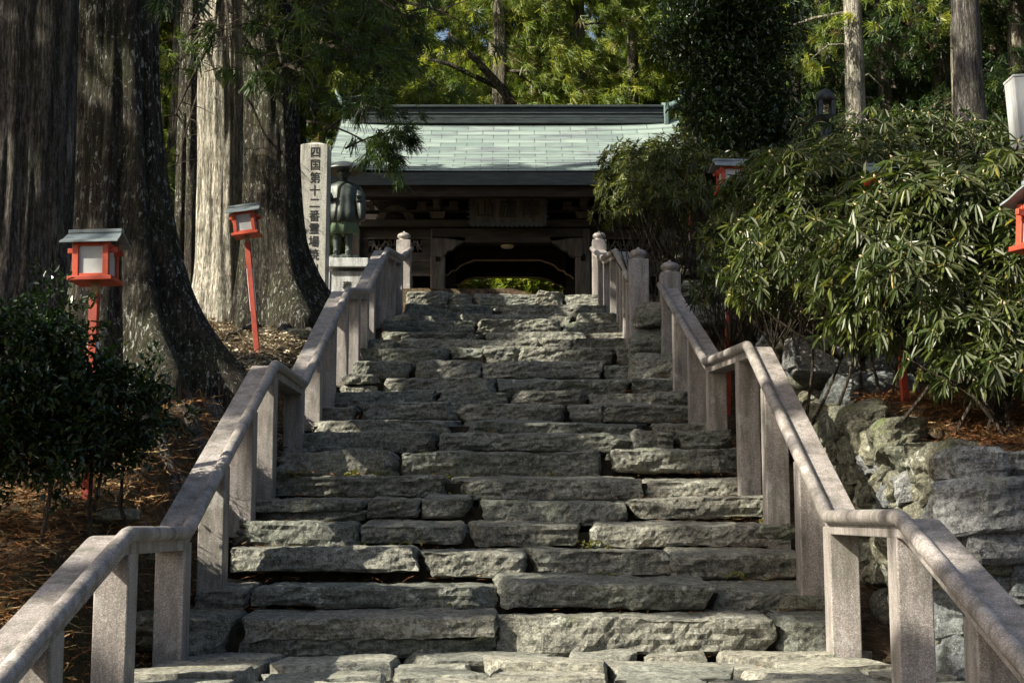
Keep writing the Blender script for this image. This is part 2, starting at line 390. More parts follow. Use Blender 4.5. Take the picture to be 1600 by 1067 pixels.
# ---------------------------------------------------------------- stairs profile
TOPY = [962, 910, 857, 816, 777, 740, 704, 674, 653, 630, 610, 586, 564, 541, 528, 517, 500, 490, 477, 457]
TD = [9.4, 10.1, 10.8, 11.45, 12.1, 12.75, 13.5, 14.3, 15.1, 15.9, 16.6, 17.3, 18.0, 18.7, 19.4, 20.1, 21.0, 21.9, 23.0, 24.3]
TZ = [zat(y, d) for y, d in zip(TOPY, TD)]
PAVE = zat(1035, 9.3)
TD2 = [5.6, 6.3, 7.0, 7.7]+TD; TZ2 = [PAVE-.88, PAVE-.66, PAVE-.44, PAVE]+TZ
def stepz(y):
    z = PAVE-1.1
    for d, t in zip(TD2, TZ2):
        if y >= d: z = t
    return z
def stair_base(y): return float(np.interp(y, [3, 5.6, 7.7, 9.3]+TD+[34, 45, 70, 120], [PAVE-1.1, PAVE-1.0, PAVE-.2, PAVE]+[z-.16 for z in TZ]+[3.9, 4.5, 5, 6]))

# ---------------------------------------------------------------- terrain
def ss(a, b, x):
    t = min(1, max(0, (x-a)/(b-a))); return t*t*(3-2*t)
LY = [-30, 3, 7, 8.5, 9.8, 13, 17, 21, 25, 30, 45, 70, 120]
LZ = [-3, -2.0, -.75, -.25, .19, 1.25, 2.08, 3.1, 3.85, 4.1, 4.5, 5, 6]
RY = [-30, 3, 8.1, 8.35, 9, 11.4, 12.9, 13.3, 16, 19, 22, 25, 30, 45, 120]
RZ = [-2.2, -1.8, -1.2, .42, .55, .98, 1.15, 1.72, 2.25, 3.05, 3.6, 3.95, 4.15, 4.5, 6]
def gz(x, y, n=True):
    b = stair_base(y)-.32 if y < 24.4 else stair_base(y)
    if abs(x) < 2.25 and y < 24.4: z = b
    elif x < 0:
        l = float(np.interp(y, LY, LZ)); t = ss(-2.25, -2.9, x) if False else ss(2.25, 2.9, -x)
        z = (b+.25)*(1-t)+l*t if y < 25 else l*t+b*(1-t)
        if x < -6: z += (-x-6)*.10*ss(8, 20, y)
    else:
        r = float(np.interp(y, RY, RZ)); t = ss(2.88, 3.06, x) if y < 17 else ss(2.2, 3.0, x)
        z = (b+.15)*(1-t)+r*t if y < 25 else r*t+b*(1-t)
        if x > 3.4 and y > 13: z += min(3.2, (x-3.4)*.55)*ss(14, 20, y)*(1-ss(26, 32, y))
        if x > 2.9: z += .12*noise.noise(Vector((x*.8, y*.8, 3)))
    if n:
        k = 1 if abs(x) > 2.3 else .3
        z += k*(.10*noise.noise(Vector((x*.7, y*.7, 0)))+.05*noise.noise(Vector((x*2.3, y*2.3, 5)))+.02*noise.noise(Vector((x*7, y*7, 9))))
    return z
def axis(segs):
    out = []
    for a, b, s in segs: out += list(np.arange(a, b, s))
    return out+[segs[-1][1]]
xs = axis([(-400, -60, 40), (-60, -14, 4), (-14, -6, .5), (-6, -2, .09), (-2, 2, .4), (2, 6.5, .09), (6.5, 14, .5), (14, 60, 4), (60, 400, 40)])
ys = axis([(-200, -20, 30), (-20, 4, 2), (4, 26, .11), (26, 48, .6), (48, 120, 4), (120, 600, 60)])
gv = [(x, y, gz(x, y)) for y in ys for x in xs]; nx = len(xs)
gf = [(j*nx+i, j*nx+i+1, (j+1)*nx+i+1, (j+1)*nx+i) for j in range(len(ys)-1) for i in range(nx-1)]
me = bpy.data.meshes.new('ground'); me.from_pydata(gv, [], gf); me.update(); me.polygons.foreach_set('use_smooth', [True]*len(gf))
tag(mesh_obj('ground', me, M['ground']), kind='structure')

# ---------------------------------------------------------------- staircase
def edges(d):
    l = float(np.interp(d, [5, 14, 17.5, 19, 23.5, 25], [-2.12, -2.12, -1.98, -1.88, -1.72, -1.72]))
    r = float(np.interp(d, [5, 14, 17.8, 18.2, 21.5, 25], [2.12, 2.12, 1.95, 1.72, 1.66, 1.55])); return l, r
stairs = empty('stone_staircase', (0, 9, PAVE), 'long flight of rough grey slate steps climbing to the temple gate', 'staircase')
O = Vector((0, 9, PAVE))
def stair_row(i, d, zt, zb, depth):
    l, r = edges(d)
    row = MB().box(((l+r)/2, d+depth/2+.14, (zt+zb)/2-.09), (r-l+.1, depth, zt-zb+.02)).build('step', M['soil'], stairs)
    row.location = -O
    x = l-.12; rise = zt-zb
    rd = random.Random(i*13+5)
    while x < r+.05:
        w = rd.choice([.42, .8, 1.1, 1.4, 1.8])*rd.uniform(.85, 1.15)
        if r-x-w < .3: w = r-x+.12
        h = rise*rd.uniform(.78, 1.0); split = rd.random() < .12 and rise > .2
        yj = rd.uniform(-.05, .05)
        dz = rd.uniform(-.03, .018)
        def st(hh, zc, yo, ww=w, xx=x):
            ll = -O+Vector((xx+ww/2, d+depth/2+.02+yo, zc))
            rock('stone', (ww-rd.uniform(-.01, .035), depth+.14, hh), ll, M['step'], row, res=.03, e=rd.choice([9, 13, 18]), warp=.22, low=.07, strata=.018, facets=6, fcut=(.80, .98),
                 seed=rd.random()*400, rz=rd.uniform(-.035, .035), rx=rd.uniform(-.02, .07), ry=rd.uniform(-.022, .022), fine=.012, cap=(52, 10, 13)).location = O+ll
        if split:
            st(h*.55, zt-h*.275+dz, yj); st(h*.5, zt-h*.78+dz, yj+.05)
        else: st(h, zt-h/2+dz, yj)
        x += w+rd.uniform(0, .03)
for i, (d, z) in enumerate(zip(TD2, TZ2)):
    if i == 3: continue
    prev = TZ2[i-1] if i else PAVE-1.1
    nxt = TD2[i+1] if i+1 < len(TD2) else d+.8
    if i == 2: nxt = 7.7
    stair_row(i, d, z, prev, nxt-d)
# the landing of flat paving at the foot
pav = MB().box((0, 8.6, PAVE-.14), (4.4, 2.0, .2)).build('landing', M['soil'], stairs); pav.location = -O
yy = 7.62
for rown in range(4):
    x = -2.2
    while x < 2.2:
        w = random.choice([.5, .75, 1.0]); w = min(w, 2.3-x) if 2.3-x > .3 else .5
        ll = -O+Vector((x+w/2, yy+.24+random.uniform(-.05, .05), PAVE-.045+random.uniform(-.02, .02)+.012*rown))
        rock('stone', (w-.03, .50, .14), ll, M['paving'], pav, res=.04, e=9, warp=.3, low=.05, strata=.006, facets=5, rz=random.uniform(-.2, .2), rx=random.uniform(-.02, .03), ry=random.uniform(-.03, .03), fine=.006, cap=(26, 12, 5)).location = O+ll
        x += w
    yy += .47

# ---------------------------------------------------------------- railings
def railpath(pts): return [p3(*p) for p in pts]
def bar_z(path, y):
    for a, b in zip(path, path[1:]):
        if a.y <= y <= b.y:
            t = (y-a.y)/(b.y-a.y); return a.lerp(b, t)
    return path[-1] if y > path[-1].y else path[0]
def railing(name, path, posts, side, label, ends):
    t = empty(name, path[0].xyz-Vector((0, 0, 1)), label, 'railing', 'granite railings of the stairs'); org = t.location.copy()
    # round handrail
    pts = []
    for i, p in enumerate(path):
        if 0 < i < len(path)-1:
            a = (path[i-1]-p).normalized()*.06; b = (path[i+1]-p).normalized()*.06
            for k in range(5):
                s = k/4; pts.append((p+a)*(1-s)**2+p*2*s*(1-s)+(p+b)*s*s)
        else: pts.append(p)
    hr = MB().tube([p-Vector((0, 0, .042)) for p in pts], .044, 14).build('handrail', M['granite'], t, smooth=True); hr.location = -org
    sg = side
    prof = [(0.005*sg, -.05), (.205*sg, -.05), (.205*sg, -.15), (0.005*sg, -.15)]
    cp = MB().sweep(pts, prof).build('coping', M['granite'], t, bevel=.006); cp.location = -org
    for d in posts:
        q = bar_z(path, d); zb = min(stepz(d-.1), stepz(d+.1))-.12
        if abs(q.x) > 0: pass
        top = min(bar_z(path, d-.1).z, bar_z(path, d+.1).z)-.10
        po = MB().box((q.x+sg*.10, d, (top+zb)/2), (.185, .195, top-zb)).build('post', M['granite'], t, bevel=.008); po.location = -org
    for d, h in ends:
        q = bar_z(path, d); zb = stepz(d-.1)-.15; top = q.z+.10+h
        po = MB().box((q.x+sg*.125, d+.06, (top+zb)/2), (.25, .25, top-zb)).build('end_post', M['granite'], t, bevel=.01); po.location = -org
        fi = MB().lathe((q.x+sg*.125, d+.06, top), [(.085, 0), (.09, .012), (.075, .028), (.10, .045), (.118, .072), (.116, .098), (.098, .122), (.06, .14), (.026, .15), (.015, .168), (.003, .176)], 28).build('finial', M['granite'], po, smooth=True)
    return t
LP = railpath([(-330, 1420, 4.2), (200, 822, 7.63), (292, 822, 9.0), (430, 562, 12.46), (475, 594, 14.2), (544, 449, 17.6), (575, 450, 19.2), (605, 386, 22), (628, 398, 23.5), (643, 385, 24.8)])
railing('granite_railing', LP, [5.3, 6.55, 7.8, 9.1, 10.38, 11.55, 12.6, 14.25, 15.5, 16.6, 17.7, 18.6, 19.4, 20.3, 21.2, 22.1, 22.9, 23.7], -1,
        'brown granite railing on the left side of the stairs, one unbroken run to the gate', [(24.7, .02)])
RP = railpath([(1930, 1400, 4.2), (1405, 795, 7.4), (1293, 797, 9.05), (1168, 532, 12.1), (1103, 560, 14.4), (1031, 440, 18.0)])
railing('granite_railing', RP, [5.3, 6.4, 7.6, 9.15, 10.1, 11.45, 12.7, 14.4, 15.7, 16.9], 1,
        'long lower granite railing on the right, ending in an onion topped post by the bushes', [(17.9, .04)])
UP = railpath([(982, 432, 18.5), (962, 388, 21.6), (942, 399, 23.2), (925, 385, 24.8)])
railing('granite_railing', UP, [19.2, 20.0, 20.8, 21.6, 22.4, 23.2, 24.0], 1,
        'short upper granite railing on the right of the top steps, stout post at its foot', [(18.35, .10), (24.75, .02)])

# ---------------------------------------------------------------- dry stone walls on the right
def wall_thing(name, label, org): return empty(name, org, label, 'stone wall', 'dry stone walls of the terrace')
def wallrock(w, org, c, size, m, **kw):
    o = rock('stone', size, Vector(c)-org, m, w, **kw); return o
def lay(w, org, n0, path, zbot, ztop, hs, ws, thick, m, maxn, seed, e=3.2, res=.04):
    """courses of irregular stones along path((s)->(x,y,angle))"""
    rd = random.Random(seed); L = path(None); s = 0; cnt = 0
    ncol = 0; z0 = -.1
    specs = []
    zmax = max(ztop(0), ztop(L/2), ztop(L)); zz = min(zbot(0), zbot(L))
    while zz < zmax:
        h = rd.uniform(*hs); s = rd.uniform(-.2, 0)
        while s < L:
            wd = rd.uniform(*ws); sc = s+wd/2
            if 0 <= sc <= L:
                zt = ztop(sc); zc = zz+h/2+rd.uniform(-.05, .05)
                if zbot(sc)-.15 < zc < zt-h*.25:
                    hh = min(h*rd.uniform(.85, 1.25), (zt-zc)*2+.04)
                    x, y, a = path(sc)
                    specs.append((zc-zt, (x, y, zc), (wd*.98, thick*rd.uniform(.8, 1.2), hh*.98), m if rd.random() < .85 else M['block'], dict(res=res, e=rd.choice([e+2, e+4, e+7]), warp=.40, low=.09, strata=.020, seed=rd.random()*300,
                             rz=a+rd.uniform(-.2, .2), ry=rd.uniform(-.35, .35), rx=rd.uniform(-.15, .15), fine=.010, cap=(18, 12, 14), facets=9, fcut=(.55, .85))))
            s += wd*rd.uniform(.9, .97)
        zz += h*.92
    specs.sort(key=lambda q: -q[0]); Vx = []; Fx = []
    for i, (_, c, sz, mm, kw) in enumerate(specs):
        o = wallrock(w, org, c, sz, mm, **kw)
        if i >= maxn:   # past the hundred that show: the lowest ones become one piece
            mt = Matrix.LocRotScale(o.location, o.rotation_euler, o.scale); n_ = len(Vx)
            Vx += [tuple(mt @ v.co) for v in o.data.vertices]; Fx += [tuple(k+n_ for k in p.vertices) for p in o.data.polygons]
            md = o.data; bpy.data.objects.remove(o); bpy.data.meshes.remove(md)
    if Fx:
        me = bpy.data.meshes.new('lower_stones'); me.from_pydata(Vx, [], Fx); me.update(); tag(mesh_obj('lower_stones', me, m, w), kind='stuff')
    print('WALL', len(specs)); return cnt
# side wall beside the stairs
org = Vector((2.8, 12, 0)); w1 = wall_thing('dry_stone_wall', 'mossy dry stone wall of many small stones just behind the lower right granite railing', org)
def pth(s): return 4.9 if s is None else (2.78+.02*math.sin(s*3), 8.15+s, math.pi/2)
wt = lambda s: float(np.interp(8.15+s, [8.1, 8.9, 11.4, 13.1], [.30, .52, .98, 1.12]))
wb = lambda s: stair_base(8.15+s)-.1
n = lay(w1, org, 0, pth, wb, wt, (.16, .26), (.20, .40), .30, M['wall'], 94, 3, res=.03)
MB().prism([(2.84, -1.6), (3.2, -1.6), (3.2, 0), (2.84, 0)], 8.2, 8.9).build('core', M['soil'], w1).location = -org
ob = MB(); 
for k in range(10):
    y0 = 8.3+k*.48; z1 = wt(y0-8.15)-.12; ob.box((3.02, y0+.24, (z1-1.5)/2), (.34, .485, z1+1.5))
o = ob.build('core', M['soil'], w1); o.location = -org
# upper tier
org = Vector((3.2, 13.2, 1)); w2 = wall_thing('dry_stone_wall', 'upper stone wall with a pale corner block, stepped back below the rhododendrons', org)
def pth2(s):
    if s is None: return 4.6
    return (2.86, 16.2-s, math.pi/2) if s < 3.0 else (2.9+(s-3.0), 13.1, 0)
def wt2(s): return float(np.interp(16.2-s, [13.2, 16.2], [1.78, 2.2])) if s < 3 else 1.74
def wb2(s): return float(np.interp(16.2-s, [13.2, 16.2], [.6, 1.3])) if s < 3 else 1.05
lay(w2, org, 0, pth2, wb2, wt2, (.2, .34), (.26, .55), .4, M['wall'], 78, 8)
o = MB().box((3.35, 14.9, 1.2), (.85, 3.2, 1.0)).build('core', M['soil'], w2); o.location = -org
c = p3(1282, 556, 13.0); wallrock(w2, org, (c.x+.02, 13.05, c.z), (.62, .42, .36), M['block'], res=.035, e=9, warp=.12, strata=.02, rz=.1)
c = p3(1400, 560, 13.0); wallrock(w2, org, (c.x, 13.0, c.z), (.6, .5, .32), M['block'], res=.04, e=7, warp=.2)
c = p3(1360, 615, 12.7); wallrock(w2, org, (c.x, 12.8, c.z), (.95, .5, .36), M['block'], res=.04, e=5, warp=.2)
# big blue blocks at the near corner
org = Vector((3.3, 8.2, 0)); w3 = wall_thing('dry_stone_wall', 'corner of big blue grey slate blocks at the near end of the terrace, right of the railing', org)
for (x0, x1, y0, y1, dd) in [(1488, 1556, 702, 752, 8.3), (1552, 1690, 712, 760, 8.45), (1470, 1640, 752, 828, 8.15), (1630, 1780, 760, 830, 8.25), (1500, 1700, 824, 874, 8.2), (1500, 1570, 872, 930, 8.3), (1566, 1640, 876, 940, 8.2), (1630, 1760, 866, 950, 8.25),
                             (1480, 1560, 925, 1000, 8.25), (1552, 1650, 935, 1010, 8.2), (1640, 1760, 945, 1020, 8.2), (1490, 1600, 995, 1075, 8.2), (1590, 1700, 1005, 1080, 8.15), (1500, 1620, 1070, 1130, 8.2), (1615, 1760, 1075, 1140, 8.2)]:
    a = p3(x0, y1, dd); b = p3(x1, y0, dd)
    wallrock(w3, org, ((a.x+b.x)/2, dd+.12, (a.z+b.z)/2), (b.x-a.x+.01, .55, b.z-a.z+.015), M['block'], res=.028, e=9, warp=.2 if y0 < 870 else .4, facets=7 if y0 < 870 else 10, low=.08, strata=.016, rz=random.uniform(-.06, .12), ry=random.uniform(-.03, .03), cap=(24, 14, 12))
o = MB().box((4.2, 8.75, -.7), (2.0, .5, 1.9)).build('core', M['soil'], w3); o.location = -org
# capstones of the side wall
org2 = w1.location.copy()
for (x, y, d, sz) in [(1345, 652, 11.2, (.42, .42, .13)), (1390, 668, 10.4, (.46, .40, .14)), (1440, 700, 9.4, (.5, .42, .16)), (1480, 716, 8.8, (.42, .34, .16))]:
    c = p3(x, y, d); wallrock(w1, org2, c+Vector((.1, .1, -.05)), sz, M['wall'], res=.03, e=6, warp=.2, strata=.014, rz=1.3, cap=(20, 14, 10))

# stones at the head of the lower right railing
def boulder(label, c, size, m='wall', **kw):
    o = rock('boulder', size, c, M[m], None, res=.045, **kw); tag(o, label, 'boulder'); return o
c = p3(1072, 495, 18.2); boulder('long flat dark slab lying behind the onion topped post of the lower right railing', c, (1.35, .7, .26), 'step', e=6, warp=.15)
c = p3(1020, 540, 18.0); boulder('dark mossy block wedged between the two right railings', c+Vector((0, .35, 0)), (.55, .7, .5), 'step', e=5)
c = p3(1022, 580, 17.6); boulder('lower dark block at the foot of the two right railings', c+Vector((.1, .4, 0)), (.7, .7, .45), 'step', e=5)
c = p3(1118, 462, 19.2); boulder('sunlit rounded pale rock under the rhododendron leaves', c, (.42, .4, .30), e=3, warp=.3, fine=.03)
pile = empty('stone_cairn', p3(1085, 470, 19.4), 'stack of flat weathered stones rising behind the right end post', 'cairn')
for x, y, w, h in [(1085, 468, .5, .18), (1070, 447, .42, .17), (1082, 425, .48, .18), (1075, 405, .36, .15), (1088, 392, .30, .13)]:
    c = p3(x, y, 19.4); rock('stone', (w, .4, h), c-pile.location, M['wall'], pile, res=.035, e=4, warp=.25)
for lab, x, y, d, s in [('squat grey foundation stone under a left railing post at the landing', 312, 985, 9.95, (.52, .5, .30)), ('rounded footing stone under a right railing post just above the landing', 1262, 950, 10.1, (.42, .45, .16)),
                        ('small footing stone under a right railing post halfway down the stairs', 1208, 832, 11.5, (.36, .4, .14)), ('mossy green stone beside the left landing rail', 236, 985, 9.4, (.35, .5, .25)), ('lichen covered rock among needles next to the left railing', 240, 790, 10.2, (.34, .3, .26)),
                        ('flat dark stone below the nearer left red lantern', 165, 797, 9.7, (.45, .3, .10)), ('long flat rock on the sunlit ground by the far left lantern', 462, 505, 18.9, (.45, .35, .16))]:
    c = p3(x, y, d)
    if 'footing' not in lab and 'foundation' not in lab and 'mossy' not in lab: c.z = gz(c.x, c.y)+s[2]*.22
    boulder(lab, c, s, 'wall', e=4, warp=.2)

# ---------------------------------------------------------------- lanterns
def lantern(c_top, base, s, rz, label, tilt=0, tilt2=0, lean=None, dark=False):
    """c_top: middle of the head; base: foot of the post"""
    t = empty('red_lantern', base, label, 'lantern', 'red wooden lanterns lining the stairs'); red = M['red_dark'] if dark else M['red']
    rot = Matrix.Rotation(rz, 3, 'Z') @ Matrix.Rotation(tilt, 3, 'Y') @ Matrix.Rotation(tilt2, 3, 'X')
    H = c_top-base
    def hb(mb, c, sz): return mb.box(H+rot @ (Vector(c)*s), Vector(sz)*s, rot)
    zdir = H.normalized(); q = Vector((0, 0, 1)).rotation_difference(zdir).to_matrix() @ Matrix.Rotation(rz*.8, 3, 'Z')
    L = H.length-.20*s
    MB().box(zdir*(L/2-.05), (.07*s, .07*s, L-.02), q).build('post', M['red_dark'], t, bevel=.004)
    for sg in (-1, 1): MB().box(zdir*(L/2-.05)+q @ Vector((sg*.0385*s, 0, .10*L)), (.005*s, .05*s, L*.35), q).build('post_edge', M['white_edge'], t)
    MB().box(zdir*(L-.02), (.06*s, .06*s, .12*s), q).build('neck', M['tanwood'], t)
    b = MB(); hb(b, (0, 0, -.165), (.36, .34, .035)); b.build('tray', red, t, bevel=.004)
    fr = MB()
    for x in (-1, 1):
        for y in (-1, 1): hb(fr, (x*.122, y*.122, -.005), (.048, .048, .285))
    for y in (-1, 1):
        hb(fr, (0, y*.122, .118), (.20, .036, .035)); hb(fr, (0, y*.122, -.135), (.20, .036, .024))
    for x in (-1, 1):
        hb(fr, (x*.122, 0, .118), (.036, .20, .035)); hb(fr, (x*.122, 0, -.135), (.036, .20, .024))
    for y in (-1, 1): hb(fr, (0, y*.085, .07), (.40, .03, .04))
    fr.build('frame', red, t, bevel=.003)
    for x, y in ((0, -1), (0, 1), (-1, 0), (1, 0)):
        p = MB(); hb(p, (x*.118, y*.118, 0), (.012 if x else .20, .012 if y else .20, .27)); p.build('panel', M['paper'], t)
    rf = MB()
    for sg in (-1, 1):
        # curved slope of sheet metal
        pr = [(0.012, .235), (.07, .205), (.13, .165), (.20, .135)]
        for (ya, za), (yb, zb) in zip(pr, pr[1:]):
            vs = []
            for dz in (0, -.014):
                for x in (-.215, .215):
                    for (y, z) in ((ya, za), (yb, zb)):
                        k = .94 if y > .1 else .93 if False else 1.0
                        xx = x*(1.0+.10*(y/.2))
                        vs.append(H+rot @ (Vector((xx, sg*y, z+dz))*s))
            rf.add(vs, [(0, 1, 3, 2), (4, 6, 7, 5), (0, 4, 5, 1), (2, 3, 7, 6), (0, 2, 6, 4), (1, 5, 7, 3)])
    rf.build('roof', M['roofmetal'], t)
    b = MB(); hb(b, (0, 0, .243), (.44, .075, .030)); b.build('ridge_cap', M['roofmetal'], t, bevel=.004)
    return t
def lat(x, y, d, hx, hy, s, rz, lab, **kw):
    base = p3(x, y, d); base.z = min(base.z, gz(base.x, base.y))-.03 if kw.pop('drop', True) else base.z
    return lantern(p3(hx, hy, d), base, s, rz, lab, **kw)
lat(136, 786, 9.8, 150, 408, .86, -.03, 'nearer red lantern on the left, upright before the dark cedar trunk, post in a shrub', tilt=-.02)
lat(403, 556, 17.0, 384, 349, .90, -.03, 'leaning red lantern on sunlit ground before the pale cedar trunk', tilt=-.13)
lat(1132, 440, 16.8, 1141, 280, .95, .10, 'red lantern with a lit left side between the two rhododendrons')
lat(1411, 520, 11.2, 1385, 296, .80, .05, 'red lantern mostly buried in the big rhododendron, only roof and post showing')
lat(1655, 700, 8.3, 1640, 352, .92, .45, 'bright orange red lantern cut off at the right frame edge', tilt=.10)
lat(1081, 420, 20.5, 1080, 283, 1.0, .1, 'dark shaded red lantern hidden in the rounded bush beside the gate', dark=True)  # dark option puts this lantern's shade into its paint colour

# ---------------------------------------------------------------- text
def text_mesh(chars, size, m, parent, loc, rot, name='lettering', dx=0, dz=-1.0, sx=1.0, ext=.004, adv=None):
    vs = []; fs = []
    for i, ch in enumerate(chars):
        if ch == ' ': continue
        c = bpy.data.curves.new('t', 'FONT'); c.body = ch; c.size = size; c.extrude = ext; c.offset = size*.006; c.resolution_u = 2
        o = bpy.data.objects.new('t', c); COL.objects.link(o); bpy.context.view_layer.update()
        me = bpy.data.meshes.new_from_object(o.evaluated_get(bpy.context.evaluated_depsgraph_get()))
        n = len(vs); co = [v.co.copy() for v in me.vertices]
        cx = (min(v.x for v in co)+max(v.x for v in co))/2; cy = (min(v.y for v in co)+max(v.y for v in co))/2
        for v in co: vs.append(((v.x-cx)*sx+dx*i*size, -v.z, (v.y-cy)+dz*i*(adv or size)))
        fs += [tuple(k+n for k in p.vertices) for p in me.polygons]
        bpy.data.objects.remove(o); bpy.data.curves.remove(c); bpy.data.meshes.remove(me)
    me = bpy.data.meshes.new(name); me.from_pydata(vs, [], fs); me.update()
    o = mesh_obj(name, me, m, parent); o.location = loc; o.rotation_euler = rot; return o

# ---------------------------------------------------------------- stone monument, statue
d = 22.0
a = p3(470, 226, d); b = p3(512, 226, d); bz = gz((a.x+b.x)/2, d)-.1; w = b.x-a.x; hgt = a.z-bz
mo = empty('stone_monument', ((a.x+b.x)/2, d+w/2, bz), 'tall square speckled granite pillar with a column of black carved characters beside the monk statue', 'monument')
mb = MB(); mb.box((0, 0, hgt/2), (w, w, hgt)); mb.add([(-w/2, -w/2, hgt), (w/2, -w/2, hgt), (w/2, w/2, hgt), (-w/2, w/2, hgt), (0, 0, hgt+.10)], [(0, 1, 4), (1, 2, 4), (2, 3, 4), (3, 0, 4)])
mb.build('pillar', M['granite_speckled'], mo, bevel=.008)
rowh = (zat(237, d)-zat(420, d))/10*1.09
text_mesh('四国第十二番霊場焼山寺', rowh*.93, M['ink'], mo, (.0+.02, -w/2-.002, zat(238, d)-bz), (0, 0, 0), dz=-1, adv=rowh, sx=.9)
text_mesh('奉納', .10, M['ink'], mo, (-w/2+.07, -w/2-.002, zat(362, d)-bz), (0, 0, 0), name='small_lettering', adv=.16)

d = 23.0; pc = p3(541, 402, d); top = zat(404, d); gb = gz(pc.x, d)-.1
pd = empty('statue_pedestal', (pc.x, d+.3, gb), 'pale grey granite pedestal with an overhanging cap slab under the monk statue', 'pedestal')
MB().box((0, 0, (top-gb)/2-.11), (.56, .56, top-gb-.19)).build('shaft', M['granite_pale'], pd, bevel=.01)
MB().box((.0, 0, (top-gb)-.075), (.74, .74, .15)).build('cap_slab', M['granite_pale'], pd, bevel=.01)
MB().box((0, 0, .05), (.8, .8, .16)).build('plinth', M['granite_pale'], pd, bevel=.01)
for k in (-1, 1): MB().box((k*.30, 0, (top-gb)/2-.1), (.075, .59, top-gb-.22)).build('corner_strip', M['granite_pale'], pd, bevel=.006)
text_mesh('奉納', .17, M['ink'], pd, (.02, -.284, zat(446, d)-gb), (0, 0, 0), adv=.22)

st = empty('pilgrim_monk_statue', (xat(534, 400, 23.2), 23.3, top+.002), 'green bronze statue of a pilgrim monk in a wide hat holding a long staff', 'statue')
s = 1.0; hat_z = zat(262, 23.2)-top
mb = MB()
def ring_loft(mb, secs, n=40, fold=0, seed=0):
    base = len(mb.v)
    for (z, rx, ry, cx, cy, fa) in secs:
        for k in range(n):
            a = 2*math.pi*k/n; fr = 1+fa*(.6*math.sin(a*9+z*3+seed)+.4*math.sin(a*15+seed*2-z*5))
            mb.v.append((cx+rx*fr*math.cos(a), cy+ry*fr*math.sin(a), z))
    for i in range(len(secs)-1):
        for k in range(n):
            k2 = (k+1) % n; mb.f.append((base+i*n+k, base+i*n+k2, base+(i+1)*n+k2, base+(i+1)*n+k))
    mb.f.append(tuple(base+k for k in range(n))[::-1]); mb.f.append(tuple(base+(len(secs)-1)*n+k for k in range(n)))
# body (one mesh): rock base, feet, legs, torso, arms, hands, head
ring_loft(mb, [(0.0, .26, .2, .02, 0, .10), (.05, .27, .2, .02, 0, .08), (.09, .2, .15, .02, 0, .1)])
for sg, fx in ((-1, -.09), (1, .09)):
    mb.tube([(fx, -.16, .12), (fx, -.06, .125), (fx, .02, .13)], [.035, .045, .05], 10)
    mb.tube([(fx, .01, .12), (fx, .02, .30), (fx*.95, .02, .5)], [.045, .062, .075], 12)
ring_loft(mb, [(.62, .19, .15, 0, 0, 0), (.8, .20, .15, 0, 0, 0), (.98, .19, .14, 0, 0, 0), (1.12, .215, .13, 0, 0, 0), (1.18, .19, .11, 0, 0, 0), (1.22, .08, .075, 0, 0, 0)])
mb.tube([(0, -.01, 1.16), (0, -.01, 1.27)], [.06, .055], 14)
mb.lathe((0, -.02, 1.24), [(.02, 0), (.065, .02), (.085, .07), (.088, .12), (.08, .17), (.05, .21), (.01, .225)], 20, 1.12)
mb.tube([(0, -.11, 1.345), (0, -.132, 1.315)], [.01, .018], 8); mb.tube([(-.03, -.105, 1.28), (.03, -.105, 1.28)], .008, 6)
for sg in (-1, 1): mb.tube([(sg*.09, 0, 1.31), (sg*.097, 0, 1.36)], [.014, .02], 8)
mb.tube([(-.17, 0, 1.13), (-.24, -.02, .98), (-.20, -.15, .93), (-.15, -.20, .96)], [.07, .065, .05, .035], 12)
mb.tube([(.17, 0, 1.13), (.25, -.02, .95), (.25, -.14, .90), (.26, -.19, .92)], [.07, .065, .05, .038], 12)
for k in range(4):  # fingers curled round the staff
    z = .925+k*.022; mb.tube([(-.15, -.20, z), (-.165, -.245, z), (-.195, -.245, z), (-.20, -.215, z)], [.012, .011, .010, .009], 6)
mb.tube([(-.15, -.2, .99), (-.185, -.215, 1.015), (-.2, -.225, 1.02)], [.012, .011, .009], 6)
for k in range(4): mb.tube([(.235+k*.018, -.20, .93), (.235+k*.018, -.24, .945), (.235+k*.018, -.25, .965)], [.012, .011, .009], 6)
mb.tube([(.22, -.18, .94), (.215, -.2, .975), (.225, -.22, .99)], [.012, .011, .009], 6)
o = mb.build('body', M['bronze'], st, smooth=True)
rm = o.modifiers.new('r', 'REMESH'); rm.mode = 'VOXEL'; rm.voxel_size = .009; rm.use_smooth_shade = True
mb = MB(); ring_loft(mb, [(.42, .235, .19, 0, 0, .11), (.6, .23, .18, 0, 0, .05), (.75, .2, .155, 0, 0, .02)], 64)
mb.build('robe_skirt', M['bronze_green'], st, smooth=True)
mb = MB(); ring_loft(mb, [(.58, .27, .21, 0, 0, .09), (.75, .255, .19, 0, 0, .07), (.95, .235, .17, 0, 0, .05), (1.1, .25, .16, 0, 0, .02), (1.17, .215, .13, 0, 0, .02), (1.21, .10, .09, 0, 0, 0)], 64, seed=2)
for sg in (-1, 1):
    ring_loft(mb, [(.62, .045, .10, sg*.29, -.06, .1), (.72, .06, .12, sg*.285, -.06, .06), (.85, .075, .12, sg*.275, -.05, .05), (1.0, .085, .09, sg*.245, -.02, .03), (1.14, .07, .07, sg*.19, 0, 0)], 28, seed=1)
mb.build('robe', M['bronze'], st, smooth=True)
mb = MB().lathe((0, -.01, 1.375), [(.29, 0), (.30, .012), (.25, .055), (.2, .10), (.1, .135), (.03, .15), (.01, .152)], 40); mb.v = [(x, y, z) for x, y, z in mb.v]
mb.build('hat', M['bronze_dark'], st, smooth=True)
MB().tube([(-.17, -.225, .10), (-.175, -.225, 1.72)], .013, 10).build('staff', M['bronze'], st, smooth=True)
